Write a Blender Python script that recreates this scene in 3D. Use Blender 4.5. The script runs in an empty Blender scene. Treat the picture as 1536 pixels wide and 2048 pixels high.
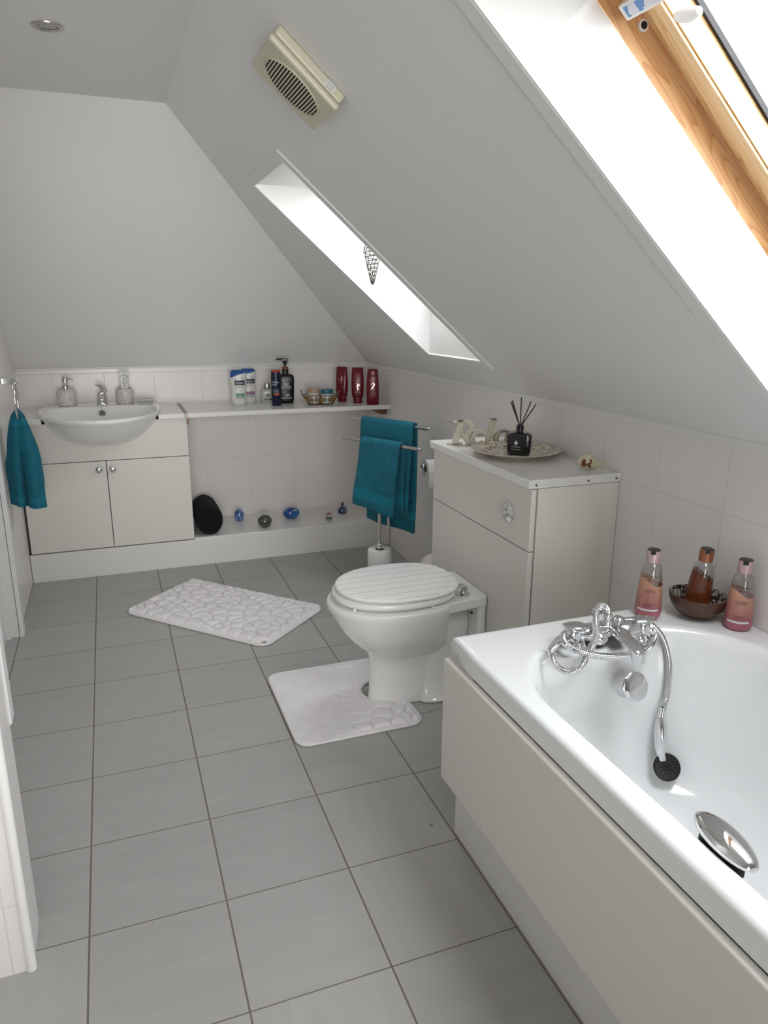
import bpy, math, random
import numpy as np
from mathutils import Vector, Matrix, noise

PI = math.pi
SC = bpy.context.scene
COL = SC.collection
random.seed(7)

# ------------------------------------------------------------------ camera
cam_d = bpy.data.cameras.new('camera')
cam = bpy.data.objects.new('camera', cam_d)
COL.objects.link(cam)
F_PX, PITCH, YAW, ROLL = 1460.2, -0.2709, 0.3569, 0.005
cam_d.sensor_fit = 'HORIZONTAL'
cam_d.sensor_width = 36.0
cam_d.lens = 36.0 * F_PX / 1536.0
cam_d.clip_start = 0.02
_f = Vector((math.sin(YAW) * math.cos(PITCH), math.cos(YAW) * math.cos(PITCH), math.sin(PITCH)))
_r = Vector((math.cos(YAW), -math.sin(YAW), 0))
_u = _r.cross(_f)
_r2 = _r * math.cos(ROLL) + _u * math.sin(ROLL)
_u2 = -_r * math.sin(ROLL) + _u * math.cos(ROLL)
cam.matrix_world = Matrix((( _r2.x, _u2.x, -_f.x, 0.1503), (_r2.y, _u2.y, -_f.y, -3.8373),
                           (_r2.z, _u2.z, -_f.z, 1.3382), (0, 0, 0, 1)))
SC.camera = cam

# ------------------------------------------------------------------ world, exposure
w = bpy.data.worlds.new('world'); SC.world = w
w.use_nodes = True
_n = w.node_tree.nodes; _l = w.node_tree.links
_bg = _n['Background']
_tc = _n.new('ShaderNodeTexCoord'); _nz = _n.new('ShaderNodeTexNoise'); _nz.inputs['Scale'].default_value = 1.5
_cr = _n.new('ShaderNodeValToRGB')
_cr.color_ramp.elements[0].color = (0.86, 0.92, 1.0, 1); _cr.color_ramp.elements[1].color = (1.0, 1.0, 1.0, 1)
_l.new(_tc.outputs['Generated'], _nz.inputs['Vector']); _l.new(_nz.outputs['Fac'], _cr.inputs['Fac'])
_l.new(_cr.outputs['Color'], _bg.inputs['Color'])
_bg.inputs['Strength'].default_value = 10.5
SC.view_settings.view_transform = 'Standard'
SC.view_settings.look = 'None'
SC.view_settings.gamma = 1.0
SC.view_settings.exposure = 0.67
SC.cycles.max_bounces = 14
SC.cycles.diffuse_bounces = 8
SC.cycles.glossy_bounces = 6
SC.cycles.transparent_max_bounces = 12
SC.cycles.use_denoising = True
SC.cycles.caustics_reflective = False
SC.cycles.sample_clamp_indirect = 8.0

def portal(name, loc, rot, sx, sy):
    d = bpy.data.lights.new(name, 'AREA'); d.shape = 'RECTANGLE'; d.size = sx; d.size_y = sy
    d.cycles.is_portal = True
    o = bpy.data.objects.new(name, d); COL.objects.link(o); o.location = loc; o.rotation_euler = rot
    return o

# soft fill lamp added behind the camera, standing in for daylight from there
def area(name, loc, rot, sx, sy, power, colr):
    d = bpy.data.lights.new(name, 'AREA'); d.shape = 'RECTANGLE'; d.size = sx; d.size_y = sy
    d.energy = power; d.color = colr
    o = bpy.data.objects.new(name, d); COL.objects.link(o); o.location = loc; o.rotation_euler = rot
    return o
BACK_LIGHT = area('rear_fill_light', (0.0, -4.95, 1.15), (math.radians(90), 0, 0), 1.5, 1.6, 7.0, (1.0, 0.99, 0.97))
BACK_LIGHT.data.spread = math.radians(62)

# ------------------------------------------------------------------ material helpers
def nodemat(name):
    m = bpy.data.materials.new(name); m.use_nodes = True
    nt = m.node_tree; b = nt.nodes['Principled BSDF']
    return m, nt, b

def mat(name, col, rough=0.5, metal=0.0, noise_s=0, noise_amt=0.0, bump=0.0, bump_s=200, coat=0.0, trans=0.0, ior=1.45, emit=None, detail=3, sheen=0.0):
    m, nt, b = nodemat(name)
    b.inputs['Base Color'].default_value = (*col, 1)
    b.inputs['Roughness'].default_value = rough
    b.inputs['Metallic'].default_value = metal
    b.inputs['IOR'].default_value = ior
    b.inputs['Coat Weight'].default_value = coat
    b.inputs['Transmission Weight'].default_value = trans
    b.inputs['Sheen Weight'].default_value = sheen
    tc = nt.nodes.new('ShaderNodeTexCoord')
    if noise_amt > 0:
        nz = nt.nodes.new('ShaderNodeTexNoise'); nz.inputs['Scale'].default_value = noise_s; nz.inputs['Detail'].default_value = detail
        nt.links.new(tc.outputs['Object'], nz.inputs['Vector'])
        mx = nt.nodes.new('ShaderNodeMix'); mx.data_type = 'RGBA'
        mx.inputs['A'].default_value = (*[c * (1 - noise_amt) for c in col], 1)
        mx.inputs['B'].default_value = (*[min(1, c * (1 + noise_amt)) for c in col], 1)
        nt.links.new(nz.outputs['Fac'], mx.inputs['Factor'])
        nt.links.new(mx.outputs['Result'], b.inputs['Base Color'])
    if bump > 0:
        nz = nt.nodes.new('ShaderNodeTexNoise'); nz.inputs['Scale'].default_value = bump_s; nz.inputs['Detail'].default_value = 4
        nt.links.new(tc.outputs['Object'], nz.inputs['Vector'])
        bp = nt.nodes.new('ShaderNodeBump'); bp.inputs['Strength'].default_value = bump; bp.inputs['Distance'].default_value = 0.002
        nt.links.new(nz.outputs['Fac'], bp.inputs['Height']); nt.links.new(bp.outputs['Normal'], b.inputs['Normal'])
    return m

def math_node(nt, op, a, b=None, c=None):
    n = nt.nodes.new('ShaderNodeMath'); n.operation = op
    for i, v in enumerate((a, b, c)):
        if v is None: continue
        if isinstance(v, (int, float)): n.inputs[i].default_value = v
        else: nt.links.new(v, n.inputs[i])
    return n.outputs[0]

def grid_mask(nt, coord, origin, pitch, width):
    """1 on the joint lines, 0 on the tiles"""
    f = math_node(nt, 'FRACT', math_node(nt, 'DIVIDE', math_node(nt, 'SUBTRACT', coord, origin - 40 * pitch), pitch))
    d = math_node(nt, 'ABSOLUTE', math_node(nt, 'SUBTRACT', f, 0.5))      # 0.5 at the joint
    return math_node(nt, 'GREATER_THAN', d, 0.5 - width / pitch / 2)

def wall_tile_mat(name, axis, u0, paint_above=None):
    m, nt, b = nodemat(name)
    tc = nt.nodes.new('ShaderNodeNewGeometry'); sp = nt.nodes.new('ShaderNodeSeparateXYZ')
    nt.links.new(tc.outputs['Position'], sp.inputs[0])
    u = sp.outputs['XYZ'.index(axis)]; z = sp.outputs[2]
    mk = math_node(nt, 'MAXIMUM', grid_mask(nt, u, u0, 0.254, 0.0028), grid_mask(nt, z, 0.168, 0.333, 0.0028))
    nz = nt.nodes.new('ShaderNodeTexNoise'); nz.inputs['Scale'].default_value = 2.5
    nt.links.new(tc.outputs['Position'], nz.inputs['Vector'])
    mx0 = nt.nodes.new('ShaderNodeMix'); mx0.data_type = 'RGBA'
    mx0.inputs['A'].default_value = (0.75, 0.725, 0.715, 1); mx0.inputs['B'].default_value = (0.79, 0.77, 0.76, 1)
    nt.links.new(nz.outputs['Fac'], mx0.inputs['Factor'])
    mx = nt.nodes.new('ShaderNodeMix'); mx.data_type = 'RGBA'
    nt.links.new(mx0.outputs['Result'], mx.inputs['A']); mx.inputs['B'].default_value = (0.62, 0.61, 0.60, 1)
    nt.links.new(mk, mx.inputs['Factor'])
    col = mx.outputs['Result']; rough = math_node(nt, 'MULTIPLY_ADD', mk, 0.3, 0.27)
    bpz = nt.nodes.new('ShaderNodeTexNoise'); bpz.inputs['Scale'].default_value = 9
    nt.links.new(tc.outputs['Position'], bpz.inputs['Vector'])
    h = math_node(nt, 'SUBTRACT', math_node(nt, 'MULTIPLY', bpz.outputs['Fac'], 0.5), mk)
    if paint_above is not None:
        up = math_node(nt, 'GREATER_THAN', z, paint_above)
        m2 = nt.nodes.new('ShaderNodeMix'); m2.data_type = 'RGBA'
        nt.links.new(up, m2.inputs['Factor']); nt.links.new(col, m2.inputs['A']); m2.inputs['B'].default_value = (0.79, 0.78, 0.76, 1)
        col = m2.outputs['Result']
        rough = math_node(nt, 'MAXIMUM', rough, math_node(nt, 'MULTIPLY', up, 0.6))
        h = math_node(nt, 'MULTIPLY', h, math_node(nt, 'SUBTRACT', 1.0, up))
    nt.links.new(col, b.inputs['Base Color']); nt.links.new(rough, b.inputs['Roughness'])
    bp = nt.nodes.new('ShaderNodeBump'); bp.inputs['Strength'].default_value = 0.5; bp.inputs['Distance'].default_value = 0.0012
    nt.links.new(h, bp.inputs['Height']); nt.links.new(bp.outputs['Normal'], b.inputs['Normal'])
    return m

def floor_mat():
    m, nt, b = nodemat('grey_floor_tile')
    g = nt.nodes.new('ShaderNodeNewGeometry'); sp = nt.nodes.new('ShaderNodeSeparateXYZ')
    nt.links.new(g.outputs['Position'], sp.inputs[0])
    x, y = sp.outputs[0], sp.outputs[1]
    mk = math_node(nt, 'MAXIMUM', grid_mask(nt, x, 0.0, 0.3, 0.0042), grid_mask(nt, y, -0.286, 0.3009, 0.003))
    ix = math_node(nt, 'FLOOR', math_node(nt, 'DIVIDE', x, 0.3))
    iy = math_node(nt, 'FLOOR', math_node(nt, 'DIVIDE', math_node(nt, 'ADD', y, 0.286), 0.3009))
    cb = nt.nodes.new('ShaderNodeCombineXYZ'); nt.links.new(ix, cb.inputs[0]); nt.links.new(iy, cb.inputs[1])
    wn = nt.nodes.new('ShaderNodeTexWhiteNoise'); nt.links.new(cb.outputs[0], wn.inputs['Vector'])
    def streak(sx, sy, scale):
        mp = nt.nodes.new('ShaderNodeMapping'); mp.inputs['Scale'].default_value = (sx, sy, 1)
        nt.links.new(g.outputs['Position'], mp.inputs['Vector'])
        ad = nt.nodes.new('ShaderNodeVectorMath'); ad.operation = 'ADD'
        nt.links.new(mp.outputs[0], ad.inputs[0]); nt.links.new(wn.outputs['Color'], ad.inputs[1])
        nz = nt.nodes.new('ShaderNodeTexNoise'); nz.inputs['Scale'].default_value = scale; nz.inputs['Detail'].default_value = 6; nz.inputs['Roughness'].default_value = 0.65
        nz.inputs['Distortion'].default_value = 0.6
        nt.links.new(ad.outputs[0], nz.inputs['Vector'])
        return nz.outputs['Fac']
    sx = streak(0.35, 2.0, 9); sy = streak(2.0, 0.35, 9)
    sel = math_node(nt, 'GREATER_THAN', wn.outputs['Value'], 0.68)
    mxs = nt.nodes.new('ShaderNodeMix'); nt.links.new(sel, mxs.inputs[0]); nt.links.new(sx, mxs.inputs[2]); nt.links.new(sy, mxs.inputs[3])
    fz = nt.nodes.new('ShaderNodeTexNoise'); fz.inputs['Scale'].default_value = 260; fz.inputs['Detail'].default_value = 2; nt.links.new(g.outputs['Position'], fz.inputs['Vector'])
    s = math_node(nt, 'ADD', math_node(nt, 'MULTIPLY', mxs.outputs[0], 0.62), math_node(nt, 'MULTIPLY', fz.outputs['Fac'], 0.38))
    cr = nt.nodes.new('ShaderNodeValToRGB')
    cr.color_ramp.elements[0].position = 0.28; cr.color_ramp.elements[0].color = (0.345, 0.340, 0.328, 1)
    cr.color_ramp.elements[1].position = 0.74; cr.color_ramp.elements[1].color = (0.420, 0.414, 0.400, 1)
    nt.links.new(s, cr.inputs['Fac'])
    tint = math_node(nt, 'MULTIPLY_ADD', wn.outputs['Value'], 0.08, 0.96)
    vm = nt.nodes.new('ShaderNodeVectorMath'); vm.operation = 'SCALE'; nt.links.new(cr.outputs['Color'], vm.inputs[0]); nt.links.new(tint, vm.inputs['Scale'])
    mx = nt.nodes.new('ShaderNodeMix'); mx.data_type = 'RGBA'
    nt.links.new(mk, mx.inputs['Factor']); nt.links.new(vm.outputs[0], mx.inputs['A']); mx.inputs['B'].default_value = (0.150, 0.130, 0.105, 1)
    nt.links.new(mx.outputs['Result'], b.inputs['Base Color'])
    nt.links.new(math_node(nt, 'MULTIPLY_ADD', mk, 0.3, 0.42), b.inputs['Roughness'])
    bp = nt.nodes.new('ShaderNodeBump'); bp.inputs['Strength'].default_value = 0.35; bp.inputs['Distance'].default_value = 0.001
    nt.links.new(math_node(nt, 'SUBTRACT', math_node(nt, 'MULTIPLY', s, 0.6), mk), bp.inputs['Height']); nt.links.new(bp.outputs['Normal'], b.inputs['Normal'])
    return m

def wood_mat(name, c0, c1, scale=1.0, rough=0.35):
    """long grain along local X with rings"""
    m, nt, b = nodemat(name)
    tc = nt.nodes.new('ShaderNodeNewGeometry')
    def dot(v):
        d = nt.nodes.new('ShaderNodeVectorMath'); d.operation = 'DOT_PRODUCT'; d.inputs[1].default_value = v
        nt.links.new(tc.outputs['Position'], d.inputs[0]); return d.outputs['Value']
    th = math.radians(41); k = scale
    cb = nt.nodes.new('ShaderNodeCombineXYZ')
    nt.links.new(dot((1.5 * k * math.cos(th), 0, -1.5 * k * math.sin(th))), cb.inputs[0]); nt.links.new(dot((0, 14 * k, 0)), cb.inputs[1]); nt.links.new(dot((14 * k * math.sin(th), 0, 14 * k * math.cos(th))), cb.inputs[2])
    nz = nt.nodes.new('ShaderNodeTexNoise'); nz.inputs['Scale'].default_value = 1.5; nz.inputs['Detail'].default_value = 1.2
    nt.links.new(cb.outputs[0], nz.inputs['Vector'])
    r = math_node(nt, 'FRACT', math_node(nt, 'MULTIPLY', nz.outputs['Fac'], 13.0))
    r = math_node(nt, 'POWER', r, 3.0)
    cr = nt.nodes.new('ShaderNodeValToRGB')
    cr.color_ramp.elements[0].color = (*c0, 1); cr.color_ramp.elements[1].color = (*c1, 1)
    nt.links.new(r, cr.inputs['Fac'])
    nt.links.new(cr.outputs['Color'], b.inputs['Base Color']); b.inputs['Roughness'].default_value = rough
    b.inputs['Coat Weight'].default_value = 0.3
    return m

def voronoi_mat(name, ca, cb, scale, edge, rough=0.4):
    m, nt, b = nodemat(name)
    tc = nt.nodes.new('ShaderNodeTexCoord'); vo = nt.nodes.new('ShaderNodeTexVoronoi'); vo.feature = 'DISTANCE_TO_EDGE'
    vo.inputs['Scale'].default_value = scale
    nt.links.new(tc.outputs['Object'], vo.inputs['Vector'])
    k = math_node(nt, 'GREATER_THAN', vo.outputs['Distance'], edge)
    mx = nt.nodes.new('ShaderNodeMix'); mx.data_type = 'RGBA'; mx.inputs['A'].default_value = (*cb, 1); mx.inputs['B'].default_value = (*ca, 1)
    nt.links.new(k, mx.inputs['Factor']); nt.links.new(mx.outputs['Result'], b.inputs['Base Color']); b.inputs['Roughness'].default_value = rough
    return m

def speckle_mat(name, base, specks, scale, rough=0.35):
    m, nt, b = nodemat(name)
    tc = nt.nodes.new('ShaderNodeTexCoord'); vo = nt.nodes.new('ShaderNodeTexVoronoi'); vo.inputs['Scale'].default_value = scale
    nt.links.new(tc.outputs['Object'], vo.inputs['Vector'])
    near = math_node(nt, 'LESS_THAN', vo.outputs['Distance'], 0.42)
    sp = nt.nodes.new('ShaderNodeSeparateColor'); nt.links.new(vo.outputs['Color'], sp.inputs[0])
    k = math_node(nt, 'MULTIPLY', near, math_node(nt, 'GREATER_THAN', sp.outputs[0], 0.42))
    mxs = nt.nodes.new('ShaderNodeMix'); mxs.data_type = 'RGBA'; mxs.inputs['A'].default_value = (*specks[0], 1); mxs.inputs['B'].default_value = (*specks[1], 1)
    nt.links.new(sp.outputs[1], mxs.inputs['Factor'])
    mx = nt.nodes.new('ShaderNodeMix'); mx.data_type = 'RGBA'; mx.inputs['A'].default_value = (*base, 1)
    nt.links.new(k, mx.inputs['Factor']); nt.links.new(mxs.outputs['Result'], mx.inputs['B'])
    nt.links.new(mx.outputs['Result'], b.inputs['Base Color']); b.inputs['Roughness'].default_value = rough
    return m

def glass_mix(name, tint=(1, 1, 1), refl=0.10, rough=0.02):
    """thin clear glass / plastic: mostly see-through with a reflection"""
    m = bpy.data.materials.new(name); m.use_nodes = True; nt = m.node_tree
    nt.nodes.clear()
    out = nt.nodes.new('ShaderNodeOutputMaterial'); tr = nt.nodes.new('ShaderNodeBsdfTransparent'); gl = nt.nodes.new('ShaderNodeBsdfGlossy')
    tr.inputs[0].default_value = (*tint, 1); gl.inputs['Roughness'].default_value = rough
    lw = nt.nodes.new('ShaderNodeLayerWeight'); lw.inputs[0].default_value = 0.25
    f = math_node(nt, 'MULTIPLY_ADD', lw.outputs['Facing'], 0.45, refl)
    mx = nt.nodes.new('ShaderNodeMixShader'); nt.links.new(f, mx.inputs[0]); nt.links.new(tr.outputs[0], mx.inputs[1]); nt.links.new(gl.outputs[0], mx.inputs[2])
    nt.links.new(mx.outputs[0], out.inputs[0])
    return m

def wash_bottle_mat(name, c_low, c_mid, c_high, zwave, amp):
    """clear bottle printed / filled with a colour up to a slanting line"""
    m = bpy.data.materials.new(name); m.use_nodes = True; nt = m.node_tree; b = nt.nodes['Principled BSDF']
    out = nt.nodes['Material Output']
    tc = nt.nodes.new('ShaderNodeTexCoord'); sp = nt.nodes.new('ShaderNodeSeparateXYZ'); nt.links.new(tc.outputs['Object'], sp.inputs[0])
    x, z = sp.outputs[0], sp.outputs[2]
    cr = nt.nodes.new('ShaderNodeValToRGB'); e = cr.color_ramp.elements
    e[0].position = 0.0; e[0].color = (*c_low, 1); e[1].position = 1.0; e[1].color = (*c_high, 1)
    e2 = cr.color_ramp.elements.new(0.45); e2.color = (*c_mid, 1)
    nt.links.new(math_node(nt, 'DIVIDE', z, zwave), cr.inputs['Fac'])
    nt.links.new(cr.outputs['Color'], b.inputs['Base Color']); b.inputs['Roughness'].default_value = 0.12
    b.inputs['Transmission Weight'].default_value = 0.35
    line = math_node(nt, 'MULTIPLY_ADD', math_node(nt, 'SINE', math_node(nt, 'MULTIPLY', x, 70.0)), -amp, zwave)
    up = math_node(nt, 'GREATER_THAN', z, line)
    tr = nt.nodes.new('ShaderNodeBsdfTransparent'); tr.inputs[0].default_value = (0.90, 0.90, 0.89, 1)
    gl = nt.nodes.new('ShaderNodeBsdfGlossy'); gl.inputs['Roughness'].default_value = 0.05
    lw = nt.nodes.new('ShaderNodeLayerWeight'); lw.inputs[0].default_value = 0.3
    g = nt.nodes.new('ShaderNodeMixShader'); nt.links.new(math_node(nt, 'MULTIPLY_ADD', lw.outputs['Facing'], 0.5, 0.14), g.inputs[0])
    nt.links.new(tr.outputs[0], g.inputs[1]); nt.links.new(gl.outputs[0], g.inputs[2])
    mx = nt.nodes.new('ShaderNodeMixShader'); nt.links.new(up, mx.inputs[0]); nt.links.new(b.outputs[0], mx.inputs[1]); nt.links.new(g.outputs[0], mx.inputs[2])
    nt.links.new(mx.outputs[0], out.inputs[0])
    return m

M = {}
M['paint'] = mat('white_wall_paint', (0.79, 0.785, 0.77), 0.6, noise_s=3, noise_amt=0.01, bump=0.12, bump_s=60)
M['reveal'] = mat('white_reveal_gloss_paint', (0.76, 0.77, 0.76), 0.4, noise_s=4, noise_amt=0.01, bump=0.2, bump_s=25)
M['trim'] = mat('white_gloss_trim', (0.76, 0.75, 0.74), 0.25, noise_s=5, noise_amt=0.01)
M['tile_b'] = wall_tile_mat('white_wall_tile_back', 'X', 0.125, 1.006)
M['tile_r'] = wall_tile_mat('white_wall_tile_right', 'Y', -0.15)
M['tile_l'] = wall_tile_mat('white_wall_tile_left', 'Y', 0.0, 1.006)
M['floor'] = floor_mat()
M['cab'] = mat('cream_satin_board', (0.70, 0.685, 0.635), 0.28, noise_s=2, noise_amt=0.01)
M['cabw'] = mat('white_laminate_board', (0.74, 0.73, 0.70), 0.3, noise_s=2, noise_amt=0.01)
M['worktop'] = mat('white_laminate_worktop', (0.80, 0.795, 0.78), 0.22, noise_s=6, noise_amt=0.01)
M['ceramic'] = mat('white_glazed_ceramic', (0.82, 0.82, 0.81), 0.07, coat=0.5, noise_s=2, noise_amt=0.005)
M['bath'] = mat('white_bath_acrylic', (0.80, 0.81, 0.81), 0.12, coat=0.4, noise_s=2, noise_amt=0.005)
M['seat'] = mat('white_painted_wood_seat', (0.88, 0.88, 0.86), 0.18, coat=0.4, noise_s=4, noise_amt=0.005)
M['chrome'] = mat('polished_chrome', (0.72, 0.72, 0.73), 0.06, 1.0, noise_s=3, noise_amt=0.02)
M['steel'] = mat('brushed_steel', (0.55, 0.53, 0.50), 0.28, 1.0, noise_s=30, noise_amt=0.05)
M['black'] = mat('black_plastic', (0.012, 0.012, 0.013), 0.3, noise_s=8, noise_amt=0.1)
M['rubber'] = mat('dark_gap_rubber', (0.02, 0.02, 0.022), 0.7, noise_s=8, noise_amt=0.1)
M['wplas'] = mat('white_plastic', (0.72, 0.72, 0.71), 0.35, noise_s=8, noise_amt=0.01)
M['paper'] = mat('white_tissue_paper', (0.82, 0.81, 0.79), 0.9, bump=0.5, bump_s=300, noise_s=40, noise_amt=0.02)
M['card'] = mat('brown_cardboard', (0.20, 0.12, 0.07), 0.9, noise_s=60, noise_amt=0.1)
M['fan'] = mat('aged_cream_plastic', (0.60, 0.57, 0.44), 0.35, noise_s=6, noise_amt=0.03)
M['pine'] = wood_mat('varnished_pine', (0.56, 0.33, 0.15), (0.40, 0.19, 0.07))
M['pine2'] = wood_mat('pale_pine', (0.60, 0.40, 0.19), (0.46, 0.26, 0.10), 0.9)
M['bracketwood'] = wood_mat('brown_wood', (0.20, 0.09, 0.04), (0.13, 0.055, 0.025), 2)
M['gold'] = mat('rose_gold_print', (0.85, 0.60, 0.42), 0.25, 1.0, noise_s=9, noise_amt=0.05)

# ------------------------------------------------------------------ mesh helpers
class MB:
    def __init__(s): s.v = []; s.f = []; s.m = []; s.uv = {}
    def add(s, vs, fs, m=0):
        o = len(s.v); s.v += [tuple(v) for v in vs]; s.f += [tuple(i + o for i in f) for f in fs]; s.m += [m] * len(fs); return s
    def box(s, x0, x1, y0, y1, z0, z1, m=0, fn=None):
        vs = [(x, y, z) for z in (z0, z1) for y in (y0, y1) for x in (x0, x1)]
        if fn: vs = [fn(*v) for v in vs]
        return s.add(vs, [(0, 2, 3, 1), (4, 5, 7, 6), (0, 1, 5, 4), (2, 6, 7, 3), (0, 4, 6, 2), (1, 3, 7, 5)], m)
    def loft(s, rings, cap0=True, cap1=True, m=0, closed=True):
        n = len(rings[0]); vs = [p for r in rings for p in r]; fs = []
        for i in range(len(rings) - 1):
            for j in range(n if closed else n - 1):
                k = (j + 1) % n
                fs.append((i * n + j, i * n + k, (i + 1) * n + k, (i + 1) * n + j))
        if cap0: fs.append(tuple(range(n))[::-1])
        if cap1: fs.append(tuple((len(rings) - 1) * n + j for j in range(n)))
        return s.add(vs, fs, m)
    def lathe(s, prof, c=(0, 0, 0), seg=32, m=0, cap0=True, cap1=True, fn=None, sy=1.0):
        rings = []
        for r, z in prof:
            rg = [(c[0] + r * math.cos(2 * PI * i / seg), c[1] + sy * r * math.sin(2 * PI * i / seg), c[2] + z) for i in range(seg)]
            if fn: rg = [fn(p) for p in rg]
            rings.append(rg)
        return s.loft(rings, cap0, cap1, m)
    def tube(s, pts, r, seg=10, m=0, cap=True, loop=False):
        pts = [Vector(p) for p in pts]; n = len(pts); rings = []; up = None
        for i, p in enumerate(pts):
            a = pts[(i - 1) % n] if loop else pts[max(i - 1, 0)]; b = pts[(i + 1) % n] if loop else pts[min(i + 1, n - 1)]
            t = (b - a).normalized()
            if up is None: up = t.orthogonal().normalized()
            up = (up - t * up.dot(t)); up = up.normalized() if up.length > 1e-6 else t.orthogonal().normalized()
            sd = t.cross(up); rr = r[i] if hasattr(r, '__len__') else r
            rings.append([tuple(p + (up * math.cos(2 * PI * k / seg) + sd * math.sin(2 * PI * k / seg)) * rr) for k in range(seg)])
        if loop:
            rings.append(rings[0]); return s.loft(rings, False, False, m)
        return s.loft(rings, cap, cap, m)
    def cyl(s, p0, p1, r0, r1=None, seg=24, m=0):
        return s.tube([p0, p1], [r0, r0 if r1 is None else r1], seg, m)
    def prism(s, poly, fn, h0, h1, m=0):
        n = len(poly); vs = [fn(a, b, h0) for a, b in poly] + [fn(a, b, h1) for a, b in poly]
        fs = [tuple(range(n))[::-1], tuple(range(n, 2 * n))] + [(i, (i + 1) % n, n + (i + 1) % n, n + i) for i in range(n)]
        return s.add(vs, fs, m)
    def grid(s, P, m=0, uv=True):
        """P[i][j] points"""
        a, b = len(P), len(P[0]); o = len(s.v); s.v += [tuple(p) for r in P for p in r]
        for i in range(a - 1):
            for j in range(b - 1):
                s.f.append((o + i * b + j, o + i * b + j + 1, o + (i + 1) * b + j + 1, o + (i + 1) * b + j)); s.m.append(m)
        for i in range(a):
            for j in range(b): s.uv[o + i * b + j] = (j / (b - 1), i / (a - 1))
        return s
    def sphere(s, c, rx, ry=None, rz=None, seg=24, rn=14, m=0, z0=-1.0, z1=1.0):
        ry = ry or rx; rz = rz or rx; rings = []
        a0 = math.asin(max(-0.999, z0)); a1 = math.asin(min(0.999, z1))
        for i in range(rn + 1):
            a = a0 + (a1 - a0) * i / rn
            rings.append([(c[0] + rx * math.cos(a) * math.cos(2 * PI * k / seg), c[1] + ry * math.cos(a) * math.sin(2 * PI * k / seg), c[2] + rz * math.sin(a)) for k in range(seg)])
        return s.loft(rings, True, True, m)

def build(name, mb, mats, parent=None, world=False, angle=40, bevel=None, solid=None, sub=0, flat=False):
    me = bpy.data.meshes.new(name)
    vs = mb.v
    off = Vector((0, 0, 0))
    if parent is not None and world:
        mi = wmat(parent).inverted(); vs = [tuple(mi @ Vector(v)) for v in vs]
    me.from_pydata(vs, [], mb.f); me.validate()
    for m in (mats if isinstance(mats, (list, tuple)) else [mats]): me.materials.append(m)
    if len(me.polygons) == len(mb.m): me.polygons.foreach_set('material_index', mb.m)
    if mb.uv:
        ul = me.uv_layers.new(name='UVMap')
        for lp in me.loops: ul.data[lp.index].uv = mb.uv.get(lp.vertex_index, (0, 0))
    import bmesh
    bm = bmesh.new(); bm.from_mesh(me); bmesh.ops.recalc_face_normals(bm, faces=bm.faces); bm.to_mesh(me); bm.free()
    if not flat:
        me.polygons.foreach_set('use_smooth', [True] * len(me.polygons)); me.set_sharp_from_angle(angle=math.radians(angle))
    me.update()
    o = bpy.data.objects.new(name, me); COL.objects.link(o)
    if parent is not None:
        o.parent = parent; WM[o.name] = wmat(parent)
    if solid:
        md = o.modifiers.new('thickness', 'SOLIDIFY'); md.thickness = solid; md.offset = 0
    if sub:
        md = o.modifiers.new('subsurf', 'SUBSURF'); md.levels = sub; md.render_levels = sub
    if bevel:
        md = o.modifiers.new('bevel', 'BEVEL'); md.width = bevel; md.segments = 3; md.limit_method = 'ANGLE'; md.angle_limit = math.radians(40)
        md.harden_normals = False
    return o

WM = {}
def wmat(o): return WM.get(o.name, Matrix.Identity(4))
def thing(name, label, cat, loc=(0, 0, 0), rz=0.0, group=None, tilt=None):
    o = bpy.data.objects.new(name, None); COL.objects.link(o); o.empty_display_size = 0.05
    o.location = loc; o.rotation_euler = (tilt[0] if tilt else 0, tilt[1] if tilt else 0, rz)
    o['label'] = label; o['category'] = cat
    if group: o['group'] = group
    from mathutils import Euler
    WM[o.name] = Matrix.Translation(Vector(loc)) @ Euler(o.rotation_euler).to_matrix().to_4x4()
    return o
def tag(o, label, cat, group=None):
    o['label'] = label; o['category'] = cat
    if group: o['group'] = group
    return o
def struct(o): o['kind'] = 'structure'; return o

_fc = {}
def text_geo(s, size):
    if (s, size) in _fc: return _fc[(s, size)]
    cu = bpy.data.curves.new('t', 'FONT'); cu.body = s; cu.size = size; cu.align_x = 'CENTER'; cu.align_y = 'CENTER'; cu.resolution_u = 3
    ob = bpy.data.objects.new('t', cu); COL.objects.link(ob)
    dg = bpy.context.evaluated_depsgraph_get(); me = bpy.data.meshes.new_from_object(ob.evaluated_get(dg))
    vs = [(v.co.x, v.co.y) for v in me.vertices]; fs = [tuple(p.vertices) for p in me.polygons]
    bpy.data.objects.remove(ob); bpy.data.curves.remove(cu); bpy.data.meshes.remove(me)
    _fc[(s, size)] = (vs, fs); return vs, fs
def put_text(mb, s, size, cx, cz, fn, sx=1.0, rot=0.0, m=0):
    vs, fs = text_geo(s, size); c, sn = math.cos(rot), math.sin(rot)
    mb.add([fn(cx + (x * sx) * c - y * sn, cz + (x * sx) * sn + y * c) for x, y in vs], fs, m)
def put_poly(mb, poly, fn, n=8, m=0):
    """rectangle patch (x0,x1,z0,z1) mapped on a surface"""
    x0, x1, z0, z1 = poly
    P = [[fn(x0 + (x1 - x0) * j / n, z0 + (z1 - z0) * i / n) for j in range(n + 1)] for i in range(n + 1)]
    o = len(mb.v); mb.grid(P, m); 
def put_quad(mb, q, fn, n=8, m=0):
    (ax, az), (bx, bz), (cx, cz), (dx, dz) = q
    P = []
    for i in range(n + 1):
        t = i / n; row = []
        for j in range(n + 1):
            s = j / n
            x = (ax * (1 - s) + bx * s) * (1 - t) + (dx * (1 - s) + cx * s) * t; z = (az * (1 - s) + bz * s) * (1 - t) + (dz * (1 - s) + cz * s) * t
            row.append(fn(x, z))
        P.append(row)
    mb.grid(P, m)
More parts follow.
